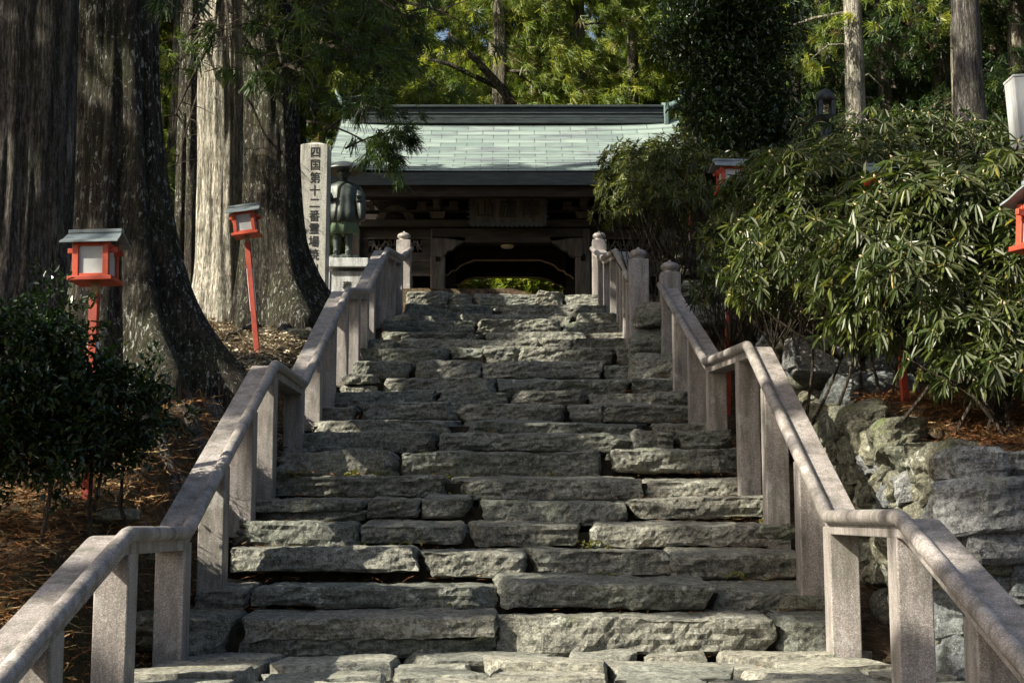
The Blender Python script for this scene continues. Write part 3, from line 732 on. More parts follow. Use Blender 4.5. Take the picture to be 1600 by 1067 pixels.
rg = MB(); rg.tube([(-.175+.05*math.cos(a), -.225, 1.75+.06*math.sin(a)) for a in np.linspace(0, 2*math.pi, 18)], .008, 6, cap=False); rg.build('staff_ring', M['bronze'], st)
st.scale = (hat_z/1.36,)*3 if False else (1, 1, 1)
HS = hat_z/1.42
for ch in st.children: ch.scale = (HS, HS, HS)

# white signpost at the right edge
d = 11.0; a = p3(1577, 118, d); bb = p3(1600, 300, d)
sp = empty('white_signpost', (a.x+.30, d+.1, zat(330, d)-1.1), 'white painted wooden post with brushed black characters, leaning at the right frame edge', 'signpost', ry=-.055)
hh = a.z-sp.location.z
MB().box((0, 0, hh/2), (.30, .22, hh)).build('board', M['whitewood'], sp, bevel=.006)
MB().box((0, 0, hh+.006), (.31, .23, .02)).build('cap', M['whitewood'], sp, bevel=.004)
text_mesh('美原広野六', .105, M['ink'], sp, (0.03, -.112, hh-.26), (0, 0, 0), adv=.12)
text_mesh('美原', .14, M['ink'], sp, (-.055, -.112, hh-.22), (0, 0, 0), adv=.15, name='lettering') if False else None

# ---------------------------------------------------------------- temple gate
GD = 32.0; gate = empty('temple_gate', (-.02, GD, 4.1), 'dark wooden temple gate with pale green copper roof at the top of the stairs', 'gate')
GO = gate.location.copy(); base_z = 3.82
def gx(px, y=330, d=GD): return xat(px, y, d)
def gzz(py, d=GD): return zat(py, d)
def G(mb, name, m, par=None, **kw):
    o = mb.build(name, m, par or gate, **kw)
    if par is None or par is gate: o.location = -GO
    return o
# roof: concave slopes laid in real courses
ez, rz_ = gzz(268, 30.3), gzz(192, 33.9); ey, ry_ = 30.3, 33.9; HX = 4.12; cxr = gx(797, 268, 30.3)
rows = 15
def slope(t):  # t 0 eave .. 1 ridge
    y = ey+(ry_-ey)*t; z = ez+(rz_-ez)*(t-.09*math.sin(math.pi*t)); return y, z
def roof_side(flip):
    V = []; Fc = []; UV = []
    xsn = 24
    L = 0; prev = None
    for r in range(rows):
        t0, t1 = r/rows, (r+1)/rows
        y0, z0 = slope(t0); y1, z1 = slope(t1); lift = .018
        seg = math.hypot(y1-y0, z1-z0)
        for (ya, za, yb, zb, va, vb) in ((y0, z0+lift, y1, z1, L, L+seg), (y0, z0-.0, y0, z0+lift, L-.002, L)):
            n = len(V)
            for i in range(xsn+1):
                x = -HX+2*HX*i/xsn; up = .10*(abs(x)/HX)**4
                for (yy_, zz_, vv) in ((ya, za, va), (yb, zb, vb)):
                    yq = 2*ry_-yy_ if flip else yy_
                    V.append((cxr+x, yq, zz_+up)); UV.append((x+50, vv))
            for i in range(xsn):
                Fc.append((n+2*i, n+2*i+2, n+2*i+3, n+2*i+1))
        L += seg
    me = bpy.data.meshes.new('roof'); me.from_pydata(V, [], Fc); me.update()
    ul = me.uv_layers.new(name='UVMap')
    for lp in me.loops: ul.data[lp.index].uv = UV[lp.vertex_index]
    return me, L
me, RL = roof_side(False)
# row height follows the course
for n in M['roof'].node_tree.nodes:
    if n.type == 'TEX_BRICK': n.inputs['Row Height'].default_value = RL/rows
roof = mesh_obj('roof', me, M['roof'], gate); roof.location = -GO
me2, _ = roof_side(True); rb = mesh_obj('roof', me2, M['roof'], gate); rb.location = -GO
# eave edge, boards and soffit
def strip(y, z0, z1, hx, th, m, name, par=roof):
    o = MB().box((cxr, y, (z0+z1)/2), (2*hx, th, z1-z0)).build(name, m, par); return o
strip(ey+.05, ez-.30, ez-.02, HX-.03, .09, M['copper_ridge'], 'eave_edge')
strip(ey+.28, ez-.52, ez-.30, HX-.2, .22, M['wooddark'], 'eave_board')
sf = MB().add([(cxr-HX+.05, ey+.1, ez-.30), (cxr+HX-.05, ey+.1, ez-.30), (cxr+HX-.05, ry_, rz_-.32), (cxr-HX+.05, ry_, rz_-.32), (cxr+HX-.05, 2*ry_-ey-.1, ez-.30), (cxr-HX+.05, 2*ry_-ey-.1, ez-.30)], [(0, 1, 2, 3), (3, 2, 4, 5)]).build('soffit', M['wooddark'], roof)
for sg in (-1, 1):  # verge boards
    vb = MB()
    for k in range(8):
        (ya, za), (yb, zb) = slope(k/8), slope((k+1)/8)
        for fl in (0, 1):
            A, B = (2*ry_-ya, 2*ry_-yb) if fl else (ya, yb)
            x = cxr+sg*(HX-.02); vb.add([(x+q, yy_, zz_+.085+h) for q in (-.05, .05) for (yy_, zz_) in ((A, za), (B, zb)) for h in (-.32, .0)], [(0, 2, 3, 1), (4, 5, 7, 6), (0, 4, 6, 2), (1, 3, 7, 5), (0, 1, 5, 4), (2, 6, 7, 3)])
    vb.build('verge_board', M['copper_ridge'], roof)
# ridge
rg0, rg1 = gzz(192, 33.7), gzz(164, 33.7)
H_ = rg1-rg0; RX = 3.82
for nm, za, zb, wy, hx in (('ridge_base', -.06, .28, .50, RX-.08), ('ridge_band', .30, .52, .38, RX-.04), ('ridge_upper', .52, .86, .30, RX-.06), ('ridge_cap', .86, 1.0, .44, RX)):
    MB().box((cxr, ry_, rg0+H_*(za+zb)/2), (2*hx, wy, H_*(zb-za))).build(nm, M['copper_ridge'], roof, bevel=.015)
MB().tube([(cxr-RX, ry_-.24, rg0+H_*.29), (cxr+RX, ry_-.24, rg0+H_*.29)], .02, 8).build('ridge_bead', M['copper_ridge'], roof)
MB().tube([(cxr-RX, ry_-.2, rg0+H_*.53), (cxr+RX, ry_-.2, rg0+H_*.53)], .016, 8).build('ridge_bead', M['copper_ridge'], roof)
for sg in (-1, 1):  # upswept horn and end block
    x0 = cxr+sg*(RX-.03)
    pts = [(x0-sg*.05, ry_, rg1-.02), (x0+sg*.18, ry_, rg1+.03), (x0+sg*.36, ry_, rg1+.14), (x0+sg*.48, ry_, rg1+.34), (x0+sg*.52, ry_, rg1+.47)]
    MB().tube(pts, [.13, .10, .075, .04, .008], 10).build('ridge_horn', M['copper'], roof, smooth=True)
    MB().box((x0+sg*.02, ry_, rg1-.26), (.13, .54, .60)).build('ridge_end', M['copper'], roof, bevel=.03)
# rafters ends
rf = 0
x = cxr-HX+.3
while x < cxr+HX-.3:
    MB().box((x, 31.35, gzz(297, 31.1)), (.085, .5, .10)).build('rafter', M['wood'], gate).location = -GO
    x += .2
# entablature: back wall and beams
y0 = GD+.12
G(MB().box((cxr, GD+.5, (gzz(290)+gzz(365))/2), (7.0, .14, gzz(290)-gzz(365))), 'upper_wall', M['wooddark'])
for (ya, yb, th, nm, hx, m) in [(303, 311, .30, 'purlin', 3.55, 'woodh'), (345, 356, .30, 'tie_beam', 3.5, 'woodh'), (330, 333, .26, 'rail', 3.5, 'woodh')]:
    G(MB().box((cxr, GD, (gzz(ya)+gzz(yb))/2), (2*hx, th, gzz(ya)-gzz(yb))), nm, M[m], bevel=.01)
# head beam with carved scroll ends over the opening
def arch_board(name, d, yt, ypts, m, xw, par=None, th=.16, trim=None):
    """board whose lower edge follows ypts (px), mirrored about the middle"""
    cx = 793; L = [(xat(cx-dx, py, d), zat(py, d)) for dx, py in ypts]; Rr = [(xat(cx+dx, py, d), zat(py, d)) for dx, py in ypts[::-1]]
    xl, xr = xat(cx-xw, yt, d), xat(cx+xw, yt, d); zt = zat(yt, d)
    low = L+Rr
    # split as strips to keep faces convex
    mb = MB()
    for (a, b) in zip(low, low[1:]):
        if abs(b[0]-a[0]) < 1e-4: continue
        vs = [(a[0], q, a[1]) for q in (d, d+th)]+[(b[0], q, b[1]) for q in (d, d+th)]+[(b[0], q, zt) for q in (d, d+th)]+[(a[0], q, zt) for q in (d, d+th)]
        mb.add(vs, [(0, 2, 4, 6), (1, 7, 5, 3), (0, 1, 3, 2), (6, 4, 5, 7)])
    o = G(mb, name, m)
    if trim:
        tr = MB()
        for (a, b) in zip(low, low[1:]):
            v = Vector((b[0]-a[0], 0, b[1]-a[1]))
            if v.length < .01: continue
            c = Vector(((a[0]+b[0])/2, d-.012, (a[1]+b[1])/2)); tr.box(c, (v.length+.01, .03, .035), v.to_track_quat('X', 'Z').to_matrix())
        tr.build('carved_edge', trim, o)  # pale trim edge, its colour also carrying light off the ground
    return o
arch_board('head_beam', GD-.06, 357, [(118, 372), (100, 372), (72, 376), (66, 379), (0, 379)], M['woodh'], 118, th=.3)
arch_board('carved_bracket', GD-.04, 372, [(118, 402), (102, 402), (96, 399), (92, 392), (84, 390), (78, 384), (70, 378), (66, 375)], M['wood'], 118, th=.2, trim=None) if False else None
for sg in (-1, 1):
    pl = [(116, 371), (116, 401), (104, 402), (97, 399), (94, 393), (86, 391), (80, 385), (70, 380), (66, 374), (66, 371)]
    poly = [(xat(793+sg*a, b, GD), zat(b, GD)) for a, b in pl]
    G(MB().prism(poly, GD-.06, GD+.16), 'carved_bracket', M['wood'])
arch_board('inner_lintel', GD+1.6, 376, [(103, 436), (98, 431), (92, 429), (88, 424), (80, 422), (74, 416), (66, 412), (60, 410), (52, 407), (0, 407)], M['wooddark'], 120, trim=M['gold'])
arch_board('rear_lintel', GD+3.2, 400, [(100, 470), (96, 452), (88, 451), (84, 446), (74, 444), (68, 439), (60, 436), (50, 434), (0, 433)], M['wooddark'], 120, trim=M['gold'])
# columns
for px, w, d in [(684, .34, GD), (911, .34, GD), (552, .30, GD), (1040, .30, GD)]:
    zt = gzz(357, d); x = xat(px, 420, d)
    col = G(MB().box((x, d+.15, (zt+base_z)/2), (w, w, zt-base_z)), 'column', M['wood'], bevel=.03)
    if w > .32:
        MB().box((x, d-.032, gzz(403)), (.10, .03, .16)).build('iron_plate', M['black'], col)
        MB().box((x, d+.15, base_z+.03), (.5, .5, .12)).build('base_stone', M['granite'], col)
for dd in (GD+1.6, GD+3.2):
    for px in (684, 911):
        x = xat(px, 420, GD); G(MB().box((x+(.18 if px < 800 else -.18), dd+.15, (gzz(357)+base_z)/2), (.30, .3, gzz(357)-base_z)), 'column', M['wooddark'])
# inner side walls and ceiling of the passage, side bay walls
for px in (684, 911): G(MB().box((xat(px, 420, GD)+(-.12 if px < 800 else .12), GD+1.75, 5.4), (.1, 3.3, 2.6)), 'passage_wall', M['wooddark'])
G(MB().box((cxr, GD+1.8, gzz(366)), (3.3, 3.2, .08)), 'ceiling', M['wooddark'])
def panel(x0, x1, ya, yb, th, m, nm, dy=.16, par=None):
    a, b = xat(x0, 400, GD), xat(x1, 400, GD); zt, zb = gzz(ya), gzz(yb)
    return G(MB().box(((a+b)/2, GD+dy, (zt+zb)/2), (b-a, th, zt-zb)), nm, M[m], par)
for (xa, xb) in ((560, 675), (921, 1034)):
    lat_ = (xa+14, xb-16)
    bw = panel(xa, xb, 356, 372, .08, 'woodh', 'bay_board'); panel(xa, lat_[0], 372, 393, .08, 'woodh', 'bay_board'); panel(lat_[1], xb, 372, 393, .08, 'woodh', 'bay_board')
    panel(xa, xb, 393, 428, .08, 'woodh', 'bay_board'); panel(xa, 645 if xa < 800 else 955, 428, 520, .08, 'woodh', 'bay_board')
    panel(xa, xb, 405, 407, .12, 'wood', 'bay_rail'); panel(xa, xb, 427, 430, .12, 'wood', 'bay_rail'); panel(xa, xb, 370, 372, .12, 'wood', 'bay_rail')
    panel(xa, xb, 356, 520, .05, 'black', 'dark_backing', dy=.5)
    cw = MB(); a, b = xat(lat_[0], 383, GD), xat(lat_[1], 383, GD); zm = (gzz(373)+gzz(392))/2; hz = (gzz(373)-gzz(392))/2
    rd = random.Random(4)
    for k in range(26):  # openwork carving of scrolling stems and leaves
        x = a+(b-a)*(k+.5)/26; ph = k*.9
        cw.tube([(x-.05, GD+.15, zm+hz*.7*math.sin(ph)), (x, GD+.14, zm+hz*.7*math.sin(ph+.5)), (x+.06, GD+.15, zm+hz*.7*math.sin(ph+1.1))], [.012, .02, .010], 6)
        cw.tube([(x, GD+.15, zm), (x+rd.uniform(-.05, .05), GD+.145, zm+hz*rd.choice((-1, 1)))], [.022, .010], 6)
    cw.build('carved_lattice', M['wood'], gate).location = -GO
# bracket sets and frog-leg struts
for px in (553, 684, 911, 1040):
    x = xat(px, 330, GD); b = MB()
    b.box((x, GD-.05, gzz(339)), (.30, .3, .14), taper=1.25); b.box((x, GD-.05, gzz(328)), (.95, .14, .11)); b.box((x, GD-.25, gzz(328)), (.14, .75, .11))
    for k in (-1, 0, 1): b.box((x+k*.36, GD-.05, gzz(321)), (.17, .2, .10), taper=1.2)
    b.box((x, GD-.55, gzz(321)), (.17, .17, .10), taper=1.2)
    G(b, 'bracket', M['wood'])
for px in (618, 976):
    pl = [(-30, 344), (-27, 336), (-20, 332), (-14, 326), (-6, 323), (6, 323), (14, 326), (20, 332), (27, 336), (30, 344), (18, 344), (13, 335), (0, 331), (-13, 335), (-18, 344)]
    poly = [(xat(px+q, yv, GD), zat(yv, GD)) for q, yv in pl]
    G(MB().prism(poly, GD-.1, GD+.05), 'frog_leg_strut', M['wood'])
# ceiling lamp
G(MB().lathe((xat(793, 380, GD), GD+.3, gzz(381)), [(.03, .05), (.15, .04), (.17, 0), (.12, -.04), (.03, -.055)], 20), 'ceiling_lamp', M['pvc'], smooth=True)
# name plaque
pq = empty('name_plaque', (xat(794, 326, 31.5), 31.5, zat(326, 31.5)), 'wide dark name plaque with three brushed characters above the gate opening', 'plaque', rx=R(9))
pw, ph = 118*31.5/F, 50*31.5/F
MB().box((0, 0, 0), (pw, .05, ph)).build('board', M['wood'], pq)
fr = MB()
for sg in (-1, 1):
    fr.box((sg*pw/2, -.02, 0), (.07, .08, ph+.07)); fr.box((0, -.02, sg*ph/2), (pw-.075, .08, .07))
    k = 0
    for k in range(int(pw/.11)): fr.lathe((-pw/2+.055+k*.11, -.02, sg*(ph/2+.045)-.03), [(.01, 0), (.045, .02), (.045, .045), (.01, .06)], 8)
    for k in range(int(ph/.11)): fr.lathe((sg*(pw/2+.045), -.02, -ph/2+.05+k*.11-.03), [(.01, 0), (.045, .02), (.045, .045), (.01, .06)], 8)
fr.build('frame', M['copper_ridge'], pq)
text_mesh('山廬摩', .44, M['ink'], pq, (-.52, -.034, 0), (0, 0, 0), dx=1.18, dz=0, sx=1.0)

# stone lantern against the sky gap, its silhouette painted in with near-black colour
d = 27.0; c = p3(1290, 160, d); bz = gz(c.x, d)
sl = empty('stone_lantern', (c.x, d, bz), 'dark round topped stone lantern against a bright gap of sky above the big rhododendron', 'lantern')
hh = c.z-bz
MB().lathe((0, 0, 0), [(.3, -.1), (.3, .1), (.13, .16), (.11, hh-.45), (.2, hh-.38), (.24, hh-.3)], 16).build('shaft', M['bronze_dark'], sl)
fb = MB()
for x in (-1, 1):
    for y in (-1, 1): fb.box((x*.12, y*.12, hh-.15), (.07, .07, .3))
fb.build('fire_box', M['bronze_dark'], sl)
MB().lathe((0, 0, hh), [(.2, 0), (.19, .1), (.16, .17), (.09, .23), (.02, .27)], 18).build('cap', M['bronze_dark'], sl, smooth=True)

# ---------------------------------------------------------------- trees
def trunk_mesh(h, r0, flare, fz, lobes, seed, lean=(0, 0), n=150, rows=130, furrow=.05, taper=.012, zlow=-.5, side=None):
    """fluted cedar bole with buttressed foot"""
    V = []; so = Vector((seed*3.1, seed*1.7, 0))
    for j in range(rows+1):
        t = j/rows; z = zlow+(h-zlow)*(t**1.25)
        r = r0*(1-taper*max(z, 0)); fl = flare*math.exp(-max(z, 0)/fz)
        for k in range(n):
            a = 2*math.pi*k/n; ca, sa = math.cos(a), math.sin(a)
            lob = .5+.5*math.cos(a*lobes+seed); sd = 1.0
            if side: sd = .35+.9*max(0, math.cos(a-side))
            rr = r+fl*(.55+.45*lob)*sd
            f = (abs(noise.noise(Vector((ca*r*6.5, sa*r*6.5, z*.22))+so))*2-.5)*furrow*1.3
            f += noise.noise(Vector((ca*r*16, sa*r*16, z*.6))+so)*furrow*.7
            f += noise.noise(Vector((ca*1.2, sa*1.2, z*.35))+so)*r0*.10
            rr += f
            V.append((ca*rr+lean[0]*z, sa*rr+lean[1]*z, z))
    Fc = [(j*n+k, j*n+(k+1) % n, (j+1)*n+(k+1) % n, (j+1)*n+k) for j in range(rows) for k in range(n)]
    return V, Fc
def cull_gaps(C, world_off, gaps):
    if not gaps: return np.ones(len(C), bool)
    keep = np.ones(len(C), bool); s = np.array(SUN)
    W = C+np.array(world_off)
    for (p, r) in gaps:
        v = W-np.array(p); t = v @ s; dist = np.linalg.norm(v-t[:, None]*s, axis=1); keep &= ~((dist < r+.22) & (t > 0))
    return keep
def crown_pts(n, R0, z0, z1, seed, pw=.75, hollow=.25):
    r_ = np.random.default_rng(seed)
    z = z0+(z1-z0)*r_.random(n)**1.1; t = (z-z0)/(z1-z0)
    prof = R0*(1-t)**pw*(.35+.65*np.minimum(1, (t+.02)*7))
    # limbs: foliage gathers in whorled boughs
    nb = int((z1-z0)*3.2); bz = z0+(z1-z0)*r_.random(nb); ba = r_.random(nb)*2*np.pi; b = r_.integers(0, nb, n)
    rr = np.sqrt(hollow+(1-hollow)*r_.random(n)); tb = (bz[b]-z0)/(z1-z0)
    prof = R0*(1-tb)**pw*(.45+.55*np.minimum(1, (tb+.02)*7))*(.7+.6*r_.random(nb)[b])
    wob = r_.normal(size=(n, 3))*np.array([.38, .38, .22])*(.5+R0/4)
    C = np.stack([np.cos(ba[b])*prof*rr, np.sin(ba[b])*prof*rr, bz[b]-.28*prof*rr**2], 1)+wob
    D = unit(np.stack([np.cos(ba[b]), np.sin(ba[b]), -.3+0*z], 1)); return C, D, bz, ba
def limbs(mb, bz, ba, R0, z0, z1, rad=.05, every=3, pw=.75):
    for i in range(0, len(bz), every):
        t = (bz[i]-z0)/(z1-z0); L = R0*(1-t)**pw*.95; a = ba[i]
        mb.tube([(math.cos(a)*L*q, math.sin(a)*L*q, bz[i]-.25*L*q*q) for q in (0, .35, .7, 1)], [rad*(1-t*.6), rad*.7*(1-t*.6), rad*.4, .008], 5)

far_variants = []
def far_variant(seed, nt=900, R0=3.3, z0=5.2, z1=15.5, h=17, mat='cedar_far', bark='bark_far', K=42, L=.28, W=.022, r0=.26, mean=.5):
    C, D, bz, ba = crown_pts(nt, R0, z0, z1, seed)
    rb = np.clip(np.random.default_rng(seed+9).normal(mean, .26, nt), .06, 1)
    V, rr = tufts(C, D, rb, K=K, L=L, W=W, spread=.75, droop=.35)
    cm = quads_mesh('crown', V, np.clip(rr, 0.0, 1)); cm.materials.append(M[mat])
    tv, tf = trunk_mesh(h, r0, .16, .5, 5, seed, n=18, rows=36, furrow=.03, taper=.03)
    mb = MB(); mb.v = tv; mb.f = tf; limbs(mb, bz, ba, R0, z0, z1, .06, 3)
    rd = random.Random(seed)   # dead snags below the crown
    for k in range(9):
        z = rd.uniform(3.5, z0+1); a = rd.uniform(0, 6.28); L_ = rd.uniform(.5, 1.6)
        mb.tube([(0, 0, z), (math.cos(a)*L_*.5, math.sin(a)*L_*.5, z+.1), (math.cos(a)*L_, math.sin(a)*L_, z-.25)], [.03, .018, .006], 4)
    tm = bpy.data.meshes.new('trunk'); tm.from_pydata(mb.v, [], mb.f); tm.update(); tm.polygons.foreach_set('use_smooth', [True]*len(tm.polygons)); tm.materials.append(M[bark])
    return cm, tm
def place_tree(var, x, y, rz, sc, label, group, name='cedar_tree', z=None, cat='tree'):
    t = empty(name, (x, y, (gz(x, y, False) if z is None else z)-.1), label, cat, group, rz=rz); t.scale = (sc, sc, sc)
    link(bpy.data.objects.new('trunk', var[1]), t); link(bpy.data.objects.new('crown', var[0]), t); return t
FV = [far_variant(11), far_variant(23, mean=.6), far_variant(37, nt=1100, z0=3.6, mean=.42), far_variant(51, nt=1400, z0=1.4, R0=3.6, mean=.5)]
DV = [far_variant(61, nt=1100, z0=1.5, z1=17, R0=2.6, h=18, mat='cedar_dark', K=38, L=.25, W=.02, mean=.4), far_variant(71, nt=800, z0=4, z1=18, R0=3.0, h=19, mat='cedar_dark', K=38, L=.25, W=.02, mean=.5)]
gl = 'tall sunlit cedar of the forest behind the gate roof'
rd = random.Random(21); i = 0
front = [(560, 44, 0), (655, 47, 1), (781, 41, 0), (838, 43, 1), (905, 42, 0), (990, 46, 1), (1085, 45, 2), (1215, 47, 1), (1420, 46, 2), (1540, 47, 2), (470, 44, 2), (380, 47, 1), (300, 45, 2), (200, 47, 2), (80, 48, 2), (-60, 48, 3), (1680, 46, 3)]
named = {781: 'slender cedar with a pale lit trunk rising just behind the middle of the gate roof', 838: 'thinner pale trunked cedar directly right of the middle trunk above the roof', 905: 'cedar with a twin toned lit and dark trunk above the right half of the roof'}
for px, d, v in front:
    place_tree(FV[v], xat(px, 160, d), d, rd.uniform(0, 6), rd.uniform(.95, 1.1), named.get(px, gl), None if px in named else 'sunlit forest cedars behind the gate')
lt = [o for o in bpy.data.objects if o.get('label') == named[781]][0]
lo = Vector(lt.location); PP = [p3(830, 200, 41)-lo, p3(785, 140, 40.5)-lo, p3(745, 95, 40)-lo, p3(700, 52, 39.5)-lo]
lm = MB().tube(PP, [.16, .14, .11, .05], 8, jit=.1).tube([PP[1], p3(700, 100, 40)-lo, p3(650, 88, 40)-lo], [.09, .07, .03], 7).build('limb', M['bark_dark'], lt, smooth=True); lm.matrix_parent_inverse = Matrix.LocRotScale(lo, lt.rotation_euler, lt.scale).inverted() @ Matrix.Translation(lo)
for k in range(20):
    px = -80+k*92+rd.uniform(-30, 30); d = rd.uniform(54, 66)
    place_tree(FV[rd.choice((2, 3, 3, 1))], xat(px, 160, d), d, rd.uniform(0, 6), rd.uniform(1.15, 1.4), gl, 'sunlit forest cedars behind the gate')
for k in range(12):
    px = -60+k*155+rd.uniform(-30, 30); d = rd.uniform(74, 84)
    place_tree(FV[3], xat(px, 160, d), d, rd.uniform(0, 6), rd.uniform(1.6, 1.9), gl, 'sunlit forest cedars behind the gate')
# right hand trees
def rt(px, d, v, lab, sc=1, grp=None, set_=DV, rz=None): return place_tree(set_[v], xat(px, 120, d), d, rd.uniform(0, 6) if rz is None else rz, sc, lab, grp)
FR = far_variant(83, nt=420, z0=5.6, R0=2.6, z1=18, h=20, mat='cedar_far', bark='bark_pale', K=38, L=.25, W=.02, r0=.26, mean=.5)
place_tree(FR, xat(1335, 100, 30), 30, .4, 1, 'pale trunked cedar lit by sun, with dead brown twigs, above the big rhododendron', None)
GR = far_variant(91, nt=500, z0=7.0, R0=2.6, z1=18, h=20, mat='cedar_dark', bark='bark_grey', K=36, L=.25, W=.022, r0=.27, mean=.4)
place_tree(GR, xat(1512, 100, 24), 24, 1.4, 1, 'grey lichened cedar trunk standing in shade near the upper right corner', None)
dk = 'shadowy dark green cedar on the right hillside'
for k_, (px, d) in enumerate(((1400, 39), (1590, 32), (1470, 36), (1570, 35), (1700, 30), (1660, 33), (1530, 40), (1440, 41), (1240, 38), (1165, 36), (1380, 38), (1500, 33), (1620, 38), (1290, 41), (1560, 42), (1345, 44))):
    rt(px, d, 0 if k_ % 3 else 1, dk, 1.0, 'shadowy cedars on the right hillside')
# left, between the big trunks
for px, d in ((278, 39), (225, 41), (330, 43), (430, 40), (500, 42), (120, 39), (20, 38), (255, 46)):
    rt(px, d, rd.choice((0, 1)), 'dark green cedar seen through the gap between the giant trunks', 1.0, 'dark cedars behind the giant trunks', [FV[2], FV[3]])

for k, (x, y) in enumerate(((-15, 37), (-19, 33), (-22, 40), (-26, 30), (-29, 38), (-17, 44), (-24, 47), (-33, 44), (13.5, 30), (16, 24), (17, 36), (19, 30), (22, 40), (24, 26))):
    place_tree(DV[k % 2], x, y, k*1.3, 1.05, 'forest cedar standing outside the frame beyond the slopes', 'forest cedars round the temple precinct')

# broadleaf tree right of the gate
d = 26.0; bt = empty('broadleaf_tree', (xat(1140, 200, d), d, gz(xat(1140, 200, d), d)-.1), 'dense near black broadleaf evergreen standing directly right of the gate roof', 'tree')
n = 5200; ctr = []
for (px, py, rx, rz2) in [(1130, 50, 1.1, .9), (1180, 110, .75, .9), (1085, 20, .7, .6), (1150, 190, .95, .8), (1110, 150, .6, .7), (1190, 30, .7, .7), (1130, -50, 1.2, .9), (1165, 250, .8, .6), (1215, 190, .5, .6), (1060, 60, .5, .4)]:
    c = p3(px, py, d)-bt.location; m_ = int(n*rx*rz2/6)
    q = unit(rng.normal(size=(m_, 3)))*np.cbrt(rng.random((m_, 1)))*np.array([rx, rx*.9, rz2]); ctr.append(q+np.array(c))
P = np.concatenate(ctr); P = P[::3]; P = np.repeat(P, 15, 0)+rng.normal(size=(len(P)*15, 3))*np.array([.15, .15, .09])
V, rr = leaves(P, rng.normal(size=P.shape)+np.array([0, 0, -.4]), np.clip(rng.normal(.45, .25, len(P)), 0, 1), .11, .05)
cm = quads_mesh('crown', V, rr); mesh_obj('crown', cm, M['broad'], bt)
mb = MB(); tv, tf = trunk_mesh(6.5, .16, .1, .4, 4, 5, n=16, rows=30, furrow=.02, taper=.06); mb.v = tv; mb.f = tf
for k in range(26):
    a = k*2.4; z = 1.5+k*.2; e = Vector((math.cos(a)*1.0, math.sin(a)*.9, z+.7)); mb.tube([(0, 0, z), e*.5+Vector((0, 0, z*.5+.1)), e], [.05, .03, .01], 5)
mb.build('trunk', M['bark_dark'], bt, smooth=True)

# the giant cedars on the left
def giant(px, py, d, r0, flare, fz, lobes, mat, label, seed, lean, h=17, side=None, furrow=.05, crown=None, gaps=None, taper=.012):
    c = p3(px, py, d); z = gz(c.x, d, False)
    t = empty('giant_cedar', (c.x, d, z), label, 'tree', 'giant cedars left of the stairs')
    V, Fc = trunk_mesh(h, r0, flare, fz, lobes, seed, lean, side=side, furrow=furrow, taper=taper)
    mb = MB(); mb.v = V; mb.f = Fc
    if crown:
        nt, R0, z0, z1 = crown; C, D, bz, ba = crown_pts(nt, R0, z0, z1, seed+100, hollow=.1); limbs(mb, bz, ba, R0, z0, z1, .09, 2)
    tr = mb.build('trunk', mat, t, smooth=True)
    if crown:
        k = cull_gaps(C, t.location, gaps); C = C[k]; D = D[k]
        V, rr = tufts(C, D, np.clip(rng.normal(.4, .2, len(C)), .1, 1), K=26, L=.42, W=.05, spread=.9, droop=.35)
        mesh_obj('crown', quads_mesh('crown', V, rr), M['cedar'], t)
    return t
# places the sun reaches, as gaps in the canopy
def jitter_gaps(px, py, d, rx, n, r, seed):
    q = random.Random(seed); return [(tuple(p3(px+q.uniform(-rx, rx), py+q.uniform(-rx*.3, rx*.3), d)), r) for _ in range(n)]
GAPS = []
for k, py in enumerate((110, 170, 230, 290, 350, 410, 470)): GAPS.append((tuple(p3(335, py, 20.3)), .75))
GAPS += [(tuple(p3(440, 485, 20.5)), .9), (tuple(p3(380, 520, 19)), .6), (tuple(p3(500, 500, 18.6)), .35), (tuple(p3(590, 430, 22)), .5), (tuple(p3(540, 480, 17)), .22)]
GAPS += [(tuple(p3(870, 500, 21.5)), .65), (tuple(p3(960, 520, 20)), .5), (tuple(p3(760, 470, 23)), .5), (tuple(p3(900, 460, 24)), .5), (tuple(p3(640, 480, 23)), .35)]
GAPS += [(tuple(p3(1180, 560, 11.8)), .35), (tuple(p3(1110, 540, 14.4)), .3), (tuple(p3(1390, 800, 8)), .30), (tuple(p3(1230, 640, 10.6)), .22), (tuple(p3(1480, 900, 7)), .25), (tuple(p3(1300, 820, 9)), .25)]
GAPS += [(tuple(p3(375, 790, 11.4)), .22), (tuple(p3(325, 880, 10.3)), .2), (tuple(p3(455, 690, 14)), .3), (tuple(p3(60, 990, 6.6)), .4), (tuple(p3(200, 900, 7.8)), .2), (tuple(p3(350, 700, 10.8)), .22)]
GAPS += [(tuple(p3(x, y, d)), r) for x, y, d, r in [(640, 735, 13.2, .35), (1000, 705, 13.4, .4), (560, 710, 13.2, .3), (820, 1045, 8.3, .6), (1050, 955, 9.3, .4), (600, 970, 9.3, .35), (900, 915, 10, .3), (1150, 1040, 8.4, .5), (700, 860, 10.6, .25), (1000, 820, 11.4, .3), (800, 640, 15, .25), (1100, 745, 12.6, .25), (480, 1040, 8.4, .35), (760, 780, 12, .22), (950, 670, 14.2, .25), (850, 930, 9.9, .25), (1200, 760, 12, .25)]]
